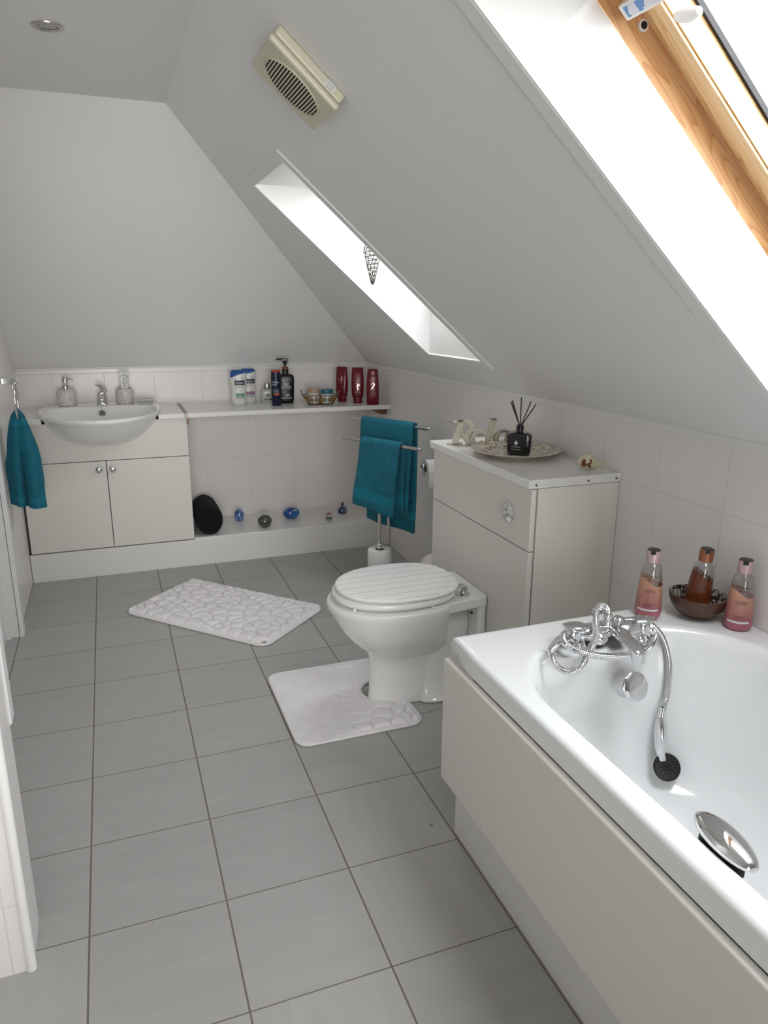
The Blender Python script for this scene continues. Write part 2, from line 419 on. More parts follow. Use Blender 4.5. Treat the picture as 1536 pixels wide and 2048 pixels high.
def spow(c, e): return math.copysign(abs(c) ** e, c)
def sup_ring(cx, cy, hx, hy, n, z, N=48):
    return [(cx + hx * spow(math.cos(2 * PI * i / N), 2 / n), cy + hy * spow(math.sin(2 * PI * i / N), 2 / n), z) for i in range(N)]
def interp(prof, z, k):
    if z <= prof[0][0]: return prof[0][k]
    for a, b in zip(prof, prof[1:]):
        if z <= b[0]: return a[k] + (b[k] - a[k]) * (z - a[0]) / max(1e-9, b[0] - a[0])
    return prof[-1][k]
def bottle_body(prof, n, N=48):
    mb = MB(); mb.loft([sup_ring(0, 0, hw, hd, n, z, N) for z, hw, hd in prof]); return mb
def front_fn(prof, n, eps=0.0005):
    def fn(x, z):
        hw = interp(prof, z, 1); hd = interp(prof, z, 2); q = min(0.999, abs(x) / hw)
        return (x, -hd * (1 - q ** n) ** (1 / n) - eps, z)
    return fn
def smooth_path(pts, k=8):
    """Catmull-Rom"""
    P = [Vector(p) for p in pts]; P = [P[0] * 2 - P[1]] + P + [P[-1] * 2 - P[-2]]; out = []
    for i in range(1, len(P) - 2):
        a, b, c, d = P[i - 1:i + 3]
        for j in range(k):
            t = j / k
            out.append(0.5 * ((2 * b) + (c - a) * t + (2 * a - 5 * b + 4 * c - d) * t * t + (3 * b - a - 3 * c + d) * t ** 3))
    out.append(P[-2]); return out

# ================================================================== ROOM
XR, YB, XL = 1.61, 0.387, -0.30
ZE, TH = 1.03, math.radians(41)
CT, ST = math.cos(TH), math.sin(TH)
ZC = 2.056
def SL(a, y, o): return (XR + CT * a + ST * o, y, ZE - ST * a + CT * o)   # a: down the slope, o: outward
A_TOP = -(ZC - ZE) / ST                                                # slope meets the flat ceiling
YFRONT = -5.1

mb = MB(); mb.box(-1.3, 1.8, YFRONT - 0.1, 0.5, -0.06, 0.0)
struct(build('floor', mb, M['floor'], flat=True))
mb = MB(); mb.box(-0.45, 1.75, YB, YB + 0.1, -0.02, 1.05)
struct(build('wall_back', mb, M['tile_b'], flat=True))
mb = MB(); mb.box(XR, XR + 0.1, YFRONT - 0.1, YB + 0.05, -0.02, ZE)
struct(build('wall_right', mb, M['tile_r'], flat=True))
mb = MB(); mb.box(XL - 0.12, XL, -0.62, YB + 0.05, -0.02, ZC); mb.box(XL - 0.12, XL, -2.3, -1.50, -0.02, ZC); mb.box(XL - 0.12, XL, -1.50, -0.62, 1.97, ZC)
struct(build('wall_left', mb, M['tile_l'], flat=True))
# tiled end of the partition beside the photographer
mb = MB(); mb.box(-1.3, -0.108, -2.44, -2.302, -0.02, ZC)
struct(build('wall_partition', mb, wall_tile_mat('white_wall_tile_partition', 'X', -0.40), flat=True))
mb = MB(); mb.cyl((-0.112, -2.436, 0), (-0.112, -2.436, ZC), 0.0105, seg=16)
struct(build('trim_1', mb, M['trim']))
mb = MB(); mb.box(-1.3, -0.104, -2.302, -2.262, 0.50, ZC)
for k in range(4): mb.cyl((-0.108 - 0.011 * k, -2.300, 0.50), (-0.108 - 0.011 * k, -2.300, ZC), 0.0045, seg=10)
struct(build('trim_2', mb, M['trim']))
mb = MB(); mb.box(-1.35, -1.25, YFRONT, -2.30, -0.02, ZC)
struct(build('wall_far_left', mb, M['paint'], flat=True))
mb = MB(); mb.box(-1.35, 1.75, YFRONT - 0.1, YFRONT, -0.02, 2.3)
struct(build('wall_front', mb, M['paint'], flat=True))

# flat ceiling
mb = MB(); mb.box(-1.35, SL(A_TOP, 0, 0)[0] + 0.03, YFRONT, -0.78, ZC, ZC + 0.05)
struct(build('ceiling', mb, M['paint'], flat=True))

# right slope with the two skylight shafts
A0, A1, OD = -1.163, -0.184, 0.165
WIN = [(-1.345, -0.85), (-3.55, -2.675)]
def shaft_a(o, end, wi=0):      # the head of the shaft is level, the sill side is plumb
    if end == 0: return A0 + o * CT / ST if wi == 0 else -1.03
    return A1 - o * ST / CT
AH = [A0, -1.28]
mb = MB()
ys = [YFRONT, WIN[1][0], WIN[1][1], WIN[0][0], WIN[0][1], YB + 0.05]
for i in range(5):
    as_ = [A_TOP, AH[1] if i == 1 else AH[0], A1, 0.0]
    for j in range(3):
        if j == 1 and i in (1, 3): continue
        y0, y1, a0, a1 = ys[i], ys[i + 1], as_[j], as_[j + 1]
        mb.add([SL(a0, y0, 0), SL(a1, y0, 0), SL(a1, y1, 0), SL(a0, y1, 0)], [(0, 1, 2, 3)])
struct(build('ceiling_right_slope', mb, M['paint'], flat=True))
for wi, (y0, y1) in enumerate(WIN):
    a2, a3 = shaft_a(OD, 0, wi), shaft_a(OD, 1, wi); A0 = AH[wi]
    mb = MB()
    mb.add([SL(A0, y1, 0), SL(A1, y1, 0), SL(a3, y1, OD), SL(a2, y1, OD)], [(0, 1, 2, 3)])
    mb.add([SL(A0, y0, 0), SL(A1, y0, 0), SL(a3, y0, OD), SL(a2, y0, OD)], [(0, 1, 2, 3)])
    mb.add([SL(A0, y0, 0), SL(A0, y1, 0), SL(a2, y1, OD), SL(a2, y0, OD)], [(0, 1, 2, 3)])
    mb.add([SL(A1, y0, 0), SL(A1, y1, 0), SL(a3, y1, OD), SL(a3, y0, OD)], [(0, 1, 2, 3)])
    # thin edge bead round the mouth of the shaft
    mb.box(A0 - 0.004, A1 + 0.004, y1 - 0.004, y1 + 0.004, -0.004, 0.004, fn=SL)
    mb.box(A0 - 0.004, A1 + 0.004, y0 - 0.004, y0 + 0.004, -0.004, 0.004, fn=SL)
    mb.box(A0 - 0.004, A0 + 0.004, y0, y1, -0.004, 0.004, fn=SL)
    mb.box(A1 - 0.004, A1 + 0.004, y0, y1, -0.004, 0.004, fn=SL)
    struct(build('trim_%d' % (3 + wi), mb, M['reveal'], flat=True))
    # low raised plaster band round the mouth
    mb = MB(); w_ = 0.038; t_ = 0.005
    mb.box(A0 - w_, A1 + w_, y1, y1 + w_, -t_, 0.001, fn=SL); mb.box(A0 - w_, A1 + w_, y0 - w_, y0, -t_, 0.001, fn=SL)
    mb.box(A0 - w_, A0, y0, y1, -t_, 0.001, fn=SL); mb.box(A1, A1 + w_, y0, y1, -t_, 0.001, fn=SL)
    struct(build('trim_%d' % (5 + wi), mb, M['paint'], flat=True, bevel=0.002))

# back slope (hip)
def SB(a, x, o): return (x, YB + CT * a + ST * o, ZE - ST * a + CT * o)
mb = MB(); mb.add([SB(A_TOP - 0.02, -0.45, 0), SB(0.02, -0.45, 0), SB(0.02, 1.72, 0), SB(A_TOP - 0.02, 1.72, 0)], [(0, 1, 2, 3)])
struct(build('ceiling_back_slope', mb, M['paint'], flat=True))
# bead capping the tiles
mb = MB(); mb.box(XL, XR, YB - 0.014, YB, 1.004, 1.034)
mb.tube([(XL, YB - 0.012, 1.030), (XR, YB - 0.012, 1.030)], 0.006, 8)
struct(build('trim_7', mb, M['trim'], bevel=0.003))
mb = MB(); mb.box(XR - 0.004, XR, YFRONT, YB - 0.014, 1.010, 1.031)
struct(build('trim_8', mb, M['trim'], bevel=0.002))
mb = MB(); mb.box(XL, XL + 0.006, -0.56, YB - 0.014, 1.006, 1.02)
struct(build('trim_9', mb, M['trim'], bevel=0.002))

A0 = AH[0]
# skylight windows
def window(n, y0, y1):
    a2, a3 = shaft_a(OD, 0, n - 1), shaft_a(OD, 1, n - 1)
    root = MB(); O0, O1 = OD, 0.285
    root.box(a2 - 0.055, a3 + 0.055, y1, y1 + 0.05, O0, O1, fn=SL); root.box(a2 - 0.055, a3 + 0.055, y0 - 0.05, y0, O0, O1, fn=SL)
    root.box(a2 - 0.055, a2, y0, y1, O0, O1, fn=SL); root.box(a3, a3 + 0.055, y0, y1, O0, O1, fn=SL)
    fr = build('window_%d' % n, root, M['pine'], flat=True, bevel=0.002); struct(fr)
    fr.rotation_euler = (0, 0, 0)
    s = MB(); g = 0.011; sw = 0.052; o0, o1 = 0.212, 0.262
    s.box(a2 + g, a3 - g, y1 - g - sw, y1 - g, o0, o1, fn=SL); s.box(a2 + g, a3 - g, y0 + g, y0 + g + sw, o0, o1, fn=SL)
    s.box(a2 + g, a2 + g + sw, y0 + g + sw, y1 - g - sw, o0, o1, fn=SL); s.box(a3 - g - sw, a3 - g, y0 + g + sw, y1 - g - sw, o0, o1, fn=SL)
    for q in (0.016,):   # moulded bead on the sash
        s.box(a2 + g + q, a3 - g - q, y1 - g - sw + 0.003, y1 - g - q, o0 - 0.006, o0 + 0.002, fn=SL)
    sash = build('sash', s, M['pine2'], fr, flat=True, bevel=0.0015)
    i = g + sw
    gk = MB(); 
    for (b0, b1, c0, c1) in ((a2 + i, a3 - i, y1 - i - 0.006, y1 - i), (a2 + i, a3 - i, y0 + i, y0 + i + 0.006)):
        gk.box(b0, b1, c0, c1, 0.256, 0.266, fn=SL)
    gk.box(a2 + i, a2 + i + 0.006, y0 + i, y1 - i, 0.256, 0.266, fn=SL); gk.box(a3 - i - 0.006, a3 - i, y0 + i, y1 - i, 0.256, 0.266, fn=SL)
    build('gasket', gk, M['rubber'], fr, flat=True)
    sp = MB(); sp.box(a2 + i, a3 - i, y1 - i - 0.004, y1 - i + 0.004, 0.266, 0.290, fn=SL); sp.box(a2 + i, a3 - i, y0 + i - 0.004, y0 + i + 0.004, 0.266, 0.290, fn=SL)
    build('spacer_bar', sp, M['steel'], fr, flat=True)
    p = MB(); p.box(a2 + i - 0.02, a3 - i + 0.02, y0 + i - 0.02, y1 - i + 0.02, 0.268, 0.272, fn=SL)
    build('pane', p, M['pane'], fr, flat=True)
    # outer flashing closing the roof round the frame
    fl = MB(); fl.box(a2 - 0.12, a3 + 0.12, y1 - 0.005, y1 + 0.16, O1, O1 + 0.01, fn=SL); fl.box(a2 - 0.12, a3 + 0.12, y0 - 0.16, y0 + 0.005, O1, O1 + 0.01, fn=SL)
    fl.box(a2 - 0.12, a2 + 0.005, y0, y1, O1, O1 + 0.01, fn=SL); fl.box(a3 - 0.005, a3 + 0.12, y0, y1, O1, O1 + 0.01, fn=SL)
    build('flashing', fl, M['rubber'], fr, flat=True)
    c = SL((a2 + a3) / 2, (y0 + y1) / 2, 0.30)
    portal('portal_%d' % n, c, (0, TH, 0), abs(a3 - a2) * 0.95, abs(y1 - y0) * 0.95)
    return fr
M['pane'] = glass_mix('window_glass', refl=0.05)
w1 = window(1, *WIN[0])
w2 = window(2, *WIN[1])
# ventilation flap bar with its blue sticker, barrel bolt socket and catch on the near window
aT = -0.980
b_ = MB(); b_.box(aT - 0.012, aT + 0.016, WIN[1][0] + 0.02, -2.696, 0.172, 0.196, fn=SL)
vb = build('vent_flap_bar', b_, M['wplas'], w2, flat=True, bevel=0.003); vb['label'] = 'white plastic ventilation flap bar'
s_ = MB(); s_.box(aT - 0.007, aT + 0.011, -2.81, -2.706, 0.1712, 0.172, fn=SL)
m_, nt_, b__ = nodemat('blue_sticker_print')
tc_ = nt_.nodes.new('ShaderNodeTexCoord'); nz_ = nt_.nodes.new('ShaderNodeTexNoise'); nz_.inputs['Scale'].default_value = 40
nt_.links.new(tc_.outputs['Object'], nz_.inputs['Vector'])
cr_ = nt_.nodes.new('ShaderNodeValToRGB'); cr_.color_ramp.interpolation = 'CONSTANT'
cr_.color_ramp.elements[0].color = (0.10, 0.24, 0.50, 1); cr_.color_ramp.elements[1].position = 0.52; cr_.color_ramp.elements[1].color = (0.62, 0.62, 0.68, 1)
nt_.links.new(nz_.outputs['Fac'], cr_.inputs['Fac']); nt_.links.new(cr_.outputs['Color'], b__.inputs['Base Color'])
stk = build('sticker', s_, m_, vb, flat=True); stk['label'] = 'worn blue and white sticker'
q_ = MB(); q_.cyl((1.0428, -2.6735, 1.7988), (1.0428, -2.679, 1.7988), 0.0095, seg=24); q_.cyl((1.0428, -2.6755, 1.7988), (1.0428, -2.6795, 1.7988), 0.0062, seg=24, m=1)
build('bolt_socket', q_, [M['wplas'], M['black']], w2)
q_ = MB()
c0 = SL(-0.915, -2.742, 0.205)
pr_ = []
for t in range(9):
    k = t / 8; hw = 0.012 * math.sin(PI * (0.12 + 0.76 * k)) ** 0.5
    ctr = Vector(SL(-0.922 + 0.035 * k * 0.2, -2.752 - 0.045 * k, 0.203 - 0.004 * math.sin(PI * k)))
    ax = Vector(SL(1, 0, 0)) - Vector(SL(0, 0, 0)); oo = Vector(SL(0, 0, 1)) - Vector(SL(0, 0, 0))
    pr_.append([tuple(ctr + ax * hw * math.cos(2 * PI * i / 12) + oo * 0.006 * math.sin(2 * PI * i / 12)) for i in range(12)])
q_.loft(pr_); build('sash_catch', q_, M['wplas'], w2)

# doorway: lining, architrave and door leaf in the left wall
mb = MB()
mb.box(XL - 0.14, XL + 0.004, -0.655, -0.62, 0, 2.0)                      # lining
mb.box(XL - 0.14, XL + 0.004, -1.50, -1.465, 0, 2.0)
mb.box(XL - 0.14, XL + 0.004, -1.465, -0.655, 1.965, 2.0)
fr = struct(build('door_1', mb, M['trim'], flat=True, bevel=0.002))
mb = MB(); mb.prism([(-0.655, 0.0), (-0.655, 0.012), (-0.645, 0.018), (-0.600, 0.018), (-0.585, 0.010), (-0.585, 0.0)], lambda a, b, h: (XL + b, a, h), 0, 2.0)
build('architrave', mb, M['trim'], fr, flat=True)
mb = MB(); mb.box(XL - 0.09, XL - 0.045, -1.462, -0.658, 0.006, 1.962)
lf = build('door_leaf', mb, M['trim'], fr, flat=True, bevel=0.002)
mb = MB(); mb.box(XL - 0.045, XL - 0.030, -0.672, -0.655, 0, 1.965)
build('door_stop', mb, M['trim'], fr, flat=True)

# ================================================================== BACK UNIT
# plinth under the vanity unit and low shelf
mb = MB(); mb.box(XL + 0.002, XR - 0.002, 0.002, 0.020, 0.0, 0.1455)
o = build('plinth_board', mb, M['cabw'], flat=True, bevel=0.0015); tag(o, 'long white plinth board along the floor under the vanity unit and low shelf', 'plinth')
mb = MB(); mb.box(0.5045, XR - 0.001, 0.0, YB - 0.001, 0.1455, 0.156)
o = build('low_shelf', mb, M['worktop'], flat=True, bevel=0.001); tag(o, 'low white shelf board in the open niche holding glass ornaments', 'shelf')

v = thing('vanity_cabinet', 'cream two-door vanity cabinet under the semi-recessed washbasin', 'cabinet', (0.1, 0.1, 0.146))
mb = MB(); mb.box(-0.284, -0.268, 0.026, YB - 0.002, 0.146, 0.797); mb.box(0.488, 0.503, 0.026, YB - 0.002, 0.146, 0.797); mb.box(-0.284, 0.503, 0.026, YB - 0.002, 0.146, 0.160)
build('carcass', mb, M['cab'], v, True, flat=True)
mb = MB(); pts = [(-0.287, 0.6035), (0.503, 0.6035), (0.503, 0.797)]
for k in range(25):
    t = PI * k / 24; pts.append((0.096 + 0.236 * math.cos(t), 0.797 - 0.088 * math.sin(t) ** 0.9))
pts.append((-0.287, 0.797))
mb.prism(pts, lambda a, b, h: (a, h, b), 0.007, 0.025)
build('fascia', mb, M['cab'], v, True, flat=True, bevel=0.0012)
for s, (xa, xb, kx) in enumerate(((-0.290, 0.0975, 0.062), (0.1005, 0.503, 0.127))):
    mb = MB(); mb.box(xa, xb, 0.005, 0.023, 0.150, 0.6005)
    d = build('door', mb, M['cab'], v, True, flat=True, bevel=0.003)
    mb = MB(); f_ = lambda p: (kx + p[0], 0.005 - p[2], 0.561 + p[1])
    mb.lathe([(0.008, 0), (0.0055, 0.006), (0.0055, 0.014), (0.012, 0.020), (0.0155, 0.026), (0.0155, 0.029), (0.010, 0.032), (0.001, 0.0325)], seg=24, fn=f_)
    build('knob', mb, M['chrome'], d, True)

ZW = 0.826
def basin_xy(t, sc, hx=0.291, yf=0.49, yb=0.205, cx=0.096, cy=0.15, n=2.15):
    c, s = math.cos(t), math.sin(t)
    if s < 0: return cx + sc * hx * spow(c, 2 / n), cy + sc * yf * spow(s, 2 / n)
    return cx + sc * hx * spow(c, 2 / 3.2), cy + sc * yb * spow(s, 2 / 3.2)
poly = [(XL + 0.001, -0.028), (-0.150, -0.028)]
tt = [PI + math.asin(0.362) - k * (PI + 2 * math.asin(0.362)) / 40 for k in range(41)]
hole = [basin_xy(t, 0.955) for t in tt]
hole = [p for p in hole if p[1] > -0.02]
poly = [(XL + 0.001, -0.028), (hole[0][0], -0.028)] + hole + [(hole[-1][0], -0.028), (0.4965, -0.028), (0.4965, YB - 0.001), (XL + 0.001, YB - 0.001)]
mb = MB(); mb.prism(poly, lambda a, b, h: (a, b, h), 0.801, ZW)
wt = build('worktop', mb, M['worktop'], flat=True, bevel=0.003); tag(wt, 'white laminate worktop around the washbasin on the vanity cabinet', 'worktop')
sh = thing('worktop_shelf', 'long white laminate shelf beside the washbasin, carrying shampoo bottles', 'shelf', (1.05, 0.18, 0.801))
mb = MB(); mb.box(0.502, XR - 0.001, -0.028, YB - 0.001, 0.801, ZW)
build('shelf_board', mb, M['worktop'], sh, True, flat=True, bevel=0.006)
mb = MB(); mb.box(0.4965, 0.502, -0.031, YB - 0.001, 0.800, ZW + 0.001)
mb.box(0.490, 0.508, -0.0315, -0.0285, 0.800, ZW + 0.001); mb.box(0.490, 0.508, -0.03, YB - 0.001, ZW, ZW + 0.0015)
build('joint_strip', mb, mat('dull_aluminium', (0.36, 0.35, 0.33), 0.5, 0.7, noise_s=40, noise_amt=0.05), sh, True, flat=True)
mb = MB(); mb.prism([(XR - 0.001, 0.801), (XR - 0.001, 0.765), (1.575, 0.765), (1.505, 0.801)], lambda a, b, h: (a, h, b), 0.04, 0.36)
bk = build('support_batten', mb, M['bracketwood'], sh, True, flat=True); bk['label'] = 'dark brown wooden support batten'
mb = MB(); mb.box(0.503, 0.512, 0.0, 0.02, 0.765, 0.801)
bk = build('support_batten', mb, M['bracketwood'], sh, True, flat=True); bk['label'] = 'dark brown wooden support batten'

# washbasin
wb = thing('washbasin', 'white semi-recessed ceramic washbasin bulging from the vanity cabinet', 'washbasin', (0.096, 0.15, 0.68))
N = 64; TT = [2 * PI * k / N for k in range(N)]
def bring(sc, z, **k): return [(*basin_xy(t, sc, **k), z) for t in TT]
inner = dict(hx=0.262, yf=0.345, yb=0.165, cx=0.096, cy=0.035, n=2.2)
mb = MB()
rings = [bring(0.14, 0.678), bring(0.30, 0.681), bring(0.45, 0.689), bring(0.58, 0.703), bring(0.70, 0.724), bring(0.80, 0.750), bring(0.88, 0.780), bring(0.935, 0.806),
         bring(0.965, 0.822), bring(0.992, 0.832), bring(1.0, 0.840), bring(0.998, 0.847), bring(0.985, 0.8505)]
rin = [bring(1.02, 0.851, **inner), bring(1.0, 0.849, **inner), bring(0.985, 0.843, **inner), bring(0.95, 0.82, **inner), bring(0.88, 0.79, **inner), bring(0.74, 0.757, **inner),
       bring(0.55, 0.735, **inner), bring(0.30, 0.722, **inner), bring(0.10, 0.718, **inner)]
mb.loft(rings + rin, True, True)
build('bowl', mb, M['ceramic'], wb, True, angle=60)
mb = MB(); f_ = lambda p: (0.101 + p[0], 0.187 - p[2] * 0.9, 0.815 + p[1] + p[2] * 0.3)
mb.lathe([(0.0165, -0.004), (0.0175, 0.002), (0.014, 0.004), (0.0125, 0.001)], seg=24, fn=f_, cap1=False); mb.lathe([(0.0125, 0.001), (0.001, 0.0005)], seg=24, fn=f_, m=1)
build('overflow_ring', mb, [M['steel'], mat('grey_overflow_mesh', (0.16, 0.15, 0.13), 0.5, noise_s=300, noise_amt=0.6)], wb, True)
mb = MB(); mb.lathe([(0.022, 0.7185), (0.022, 0.7215), (0.016, 0.7235), (0.001, 0.7235)], c=(0.096, 0.035, 0), seg=24)
build('waste', mb, M['chrome'], wb, True)

# basin tap
t = thing('basin_tap', 'small chrome mixer tap at the back of the washbasin', 'tap', (0.106, 0.262, 0.851))
mb = MB(); mb.loft([sup_ring(0, 0, 0.026, 0.024, 2.5, 0, 24), sup_ring(0, 0, 0.024, 0.022, 2.5, 0.008, 24), sup_ring(0, -0.002, 0.021, 0.021, 2.5, 0.045, 24), sup_ring(0, -0.004, 0.019, 0.022, 2.5, 0.060, 24), sup_ring(0, -0.004, 0.017, 0.018, 2.5, 0.068, 24)])
build('tap_body', mb, M['chrome'], t)
mb = MB(); sp_ = smooth_path([(0, -0.005, 0.038), (0, -0.04, 0.045), (0, -0.08, 0.040), (0, -0.095, 0.030)], 5); mb.tube(sp_, [0.015 - 0.003 * i / len(sp_) for i in range(len(sp_))], 16)
mb.cyl((0, -0.093, 0.034), (0, -0.096, 0.020), 0.0115)
build('spout', mb, M['chrome'], t)
mb = MB(); sp_ = smooth_path([(0.014, 0.012, 0.066), (0.008, 0.0, 0.082), (-0.006, -0.016, 0.098), (-0.024, -0.028, 0.106)], 5); mb.tube(sp_, [0.016 - 0.012 * (i / (len(sp_) - 1)) ** 0.8 for i in range(len(sp_))], 14)
build('lever', mb, M['chrome'], t)

# soap dispenser
SPK = speckle_mat('white_terrazzo_speckle', (0.66, 0.64, 0.61), ((0.07, 0.07, 0.08), (0.22, 0.14, 0.09)), 260)
t = thing('soap_dispenser', 'speckled white soap dispenser with steel pump at the left of the basin', 'soap dispenser', (-0.063, 0.262, 0.851), rz=0.3)
mb = MB(); mb.lathe([(0.040, 0), (0.0455, 0.004), (0.047, 0.012), (0.047, 0.066), (0.044, 0.078), (0.036, 0.085), (0.016, 0.0875), (0.001, 0.0875)], seg=40)
build('jar', mb, SPK, t)
mb = MB(); mb.lathe([(0.0155, 0.087), (0.0155, 0.103), (0.013, 0.105), (0.0065, 0.107), (0.0065, 0.118), (0.0125, 0.119), (0.0125, 0.142), (0.010, 0.146), (0.001, 0.146)], seg=24)
mb.tube([(0, 0, 0.137), (0.02, -0.01, 0.137), (0.036, -0.018, 0.132)], [0.0042, 0.004, 0.003], 10)
build('pump', mb, M['steel'], t)
# tumbler
t = thing('toothbrush_tumbler', 'speckled white tumbler right of the basin tap, holding toothpaste', 'tumbler', (0.221, 0.275, 0.851))
mb = MB(); mb.lathe([(0.038, 0), (0.043, 0.004), (0.045, 0.012), (0.045, 0.062), (0.041, 0.074), (0.035, 0.080), (0.033, 0.078), (0.038, 0.07), (0.040, 0.06), (0.040, 0.008), (0.001, 0.006)], seg=40)
build('cup', mb, SPK, t)
# toothpaste tube
t = thing('toothpaste_tube', 'white toothpaste tube standing in the speckled tumbler', 'toothpaste', (0.221, 0.275, 0.8595), rz=0.15, tilt=(0, 0.02))
rg = []
for k in range(9):
    q = k / 8; rg.append(sup_ring(0, 0, 0.020 + 0.004 * q, 0.017 * (1 - q) + 0.0012, 2.2, 0.02 + 0.128 * q, 28))
mb = MB(); mb.loft(rg); mb.box(-0.0265, 0.0265, -0.0016, 0.0016, 0.146, 0.158)
tb = build('tube', mb, M['wplas'], t)
mb = MB(); mb.lathe([(0.014, 0.0), (0.014, 0.018), (0.016, 0.021)], seg=20); build('cap', mb, M['wplas'], t)
fnp = lambda x, z: (x, -(0.017 * (1 - min(1, max(0, (z - 0.02) / 0.128))) + 0.0012) * math.sqrt(max(0, 1 - (x / 0.024) ** 2)) - 0.0010, z)
mb = MB(); put_text(mb, 'Sensodyne', 0.014, -0.003, 0.105, fnp, rot=-PI / 2, sx=0.8)
for a in (-0.9, -0.3, 0.3, 0.9):
    put_quad(mb, [(math.sin(a) * 0.004, 0.078 - 0.0 + math.cos(a) * 0.003), (math.sin(a) * 0.004 + 0.002, 0.078 + math.cos(a) * 0.003), (math.sin(a) * 0.013 + 0.002, 0.072 + math.cos(a) * 0.013), (math.sin(a) * 0.013, 0.072 + math.cos(a) * 0.013)], fnp, 2)
build('lettering', mb, mat('navy_print', (0.02, 0.04, 0.16), 0.5, noise_s=20, noise_amt=0.05), tb)
mb = MB(); put_text(mb, 'repair & protect', 0.006, 0.012, 0.112, fnp, rot=-PI / 2)
for k in range(12):
    x0, x1 = -0.021 + 0.0035 * k, -0.0175 + 0.0035 * k; zz = lambda x: 0.1385 - 22 * x * x
    put_quad(mb, [(x0, zz(x0)), (x1, zz(x1)), (x1, zz(x1) + 0.0022), (x0, zz(x0) + 0.0022)], fnp, 1)
build('small_print', mb, mat('teal_print', (0.02, 0.14, 0.16), 0.5, noise_s=20, noise_amt=0.05), tb)
# clear soap dish
CLR = glass_mix('clear_plastic', (0.93, 0.94, 0.95), 0.16)
t = thing('soap_dish', 'clear plastic soap dish at the right back corner of the basin', 'soap dish', (0.318, 0.225, 0.851))
mb = MB(); mb.loft([sup_ring(0, 0, 0.034, 0.024, 4, 0.0, 32), sup_ring(0, 0, 0.036, 0.026, 4, 0.003, 32), sup_ring(0, 0, 0.045, 0.034, 4, 0.024, 32), sup_ring(0, 0, 0.043, 0.032, 4, 0.024, 32), sup_ring(0, 0, 0.034, 0.024, 4, 0.005, 32)])
build('tray', mb, CLR, t)
mb = MB(); mb.tube([(p[0], p[1], p[2]) for p in sup_ring(0, 0, 0.045, 0.034, 4, 0.0245, 32)], 0.0022, 8, loop=True); build('rim', mb, M['wplas'], t)

# towel ring + hand towel on the left wall
def terry(name, col):
    m, nt, b = nodemat(name)
    tc = nt.nodes.new('ShaderNodeTexCoord'); sp = nt.nodes.new('ShaderNodeSeparateXYZ'); nt.links.new(tc.outputs['UV'], sp.inputs[0])
    nz = nt.nodes.new('ShaderNodeTexNoise'); nz.inputs['Scale'].default_value = 420; nz.inputs['Detail'].default_value = 2
    nt.links.new(tc.outputs['Object'], nz.inputs['Vector'])
    nz2 = nt.nodes.new('ShaderNodeTexNoise'); nz2.inputs['Scale'].default_value = 25
    nt.links.new(tc.outputs['Object'], nz2.inputs['Vector'])
    vv = sp.outputs[1]
    def band(a, b_):
        return math_node(nt, 'MULTIPLY', math_node(nt, 'GREATER_THAN', vv, a), math_node(nt, 'LESS_THAN', vv, b_))
    bd = math_node(nt, 'MAXIMUM', band(0.055, 0.125), band(0.875, 0.945))
    cr = nt.nodes.new('ShaderNodeValToRGB'); cr.color_ramp.elements[0].position = 0.3; cr.color_ramp.elements[1].position = 0.75
    cr.color_ramp.elements[0].color = (*[c * 0.62 for c in col], 1); cr.color_ramp.elements[1].color = (*[c * 1.35 for c in col], 1)
    mxn = nt.nodes.new('ShaderNodeMix'); mxn.inputs[0].default_value = 0.3; nt.links.new(nz.outputs['Fac'], mxn.inputs[2]); nt.links.new(nz2.outputs['Fac'], mxn.inputs[3])
    nt.links.new(mxn.outputs[0], cr.inputs['Fac'])
    mx = nt.nodes.new('ShaderNodeMix'); mx.data_type = 'RGBA'; nt.links.new(bd, mx.inputs['Factor']); nt.links.new(cr.outputs['Color'], mx.inputs['A']); mx.inputs['B'].default_value = (*[c * 1.25 for c in col], 1)
    nt.links.new(mx.outputs['Result'], b.inputs['Base Color']); b.inputs['Roughness'].default_value = 0.95; b.inputs['Sheen Weight'].default_value = 0.04
    st = math_node(nt, 'SINE', math_node(nt, 'MULTIPLY', vv, 620.0))
    h = math_node(nt, 'ADD', math_node(nt, 'MULTIPLY', nz.outputs['Fac'], math_node(nt, 'SUBTRACT', 1.0, bd)), math_node(nt, 'MULTIPLY', math_node(nt, 'MULTIPLY', st, 0.25), bd))
    bp = nt.nodes.new('ShaderNodeBump'); bp.inputs['Strength'].default_value = 0.9; bp.inputs['Distance'].default_value = 0.003
    nt.links.new(h, bp.inputs['Height']); nt.links.new(bp.outputs['Normal'], b.inputs['Normal'])
    return m
TEAL = terry('teal_terry_cloth', (0.0012, 0.135, 0.195))
t = thing('towel_ring', 'chrome towel ring on the left wall beside the doorway', 'towel ring', (XL, -0.45, 1.045))
mb = MB(); mb.box(0.0, 0.008, -0.022, 0.022, -0.022, 0.022); mb.box(0.006, 0.092, -0.009, 0.009, -0.012, 0.013)
build('bracket', mb, M['chrome'], t, bevel=0.002)
mb = MB(); rr = 0.082
mb.tube([(0.080 + 0.012 * math.sin(a) * 0.0, rr * math.sin(a) * 0.55, -0.004 - rr + rr * math.cos(a)) for a in [2 * PI * k / 48 for k in range(48)]], 0.0048, 12, loop=True)
build('ring', mb, M['chrome'], t)
t = thing('hand_towel', 'teal terry hand towel bunched through the chrome towel ring', 'towel', (XL + 0.075, -0.45, 0.50))
mb = MB(); NR = 64; NZ = 46; P = []
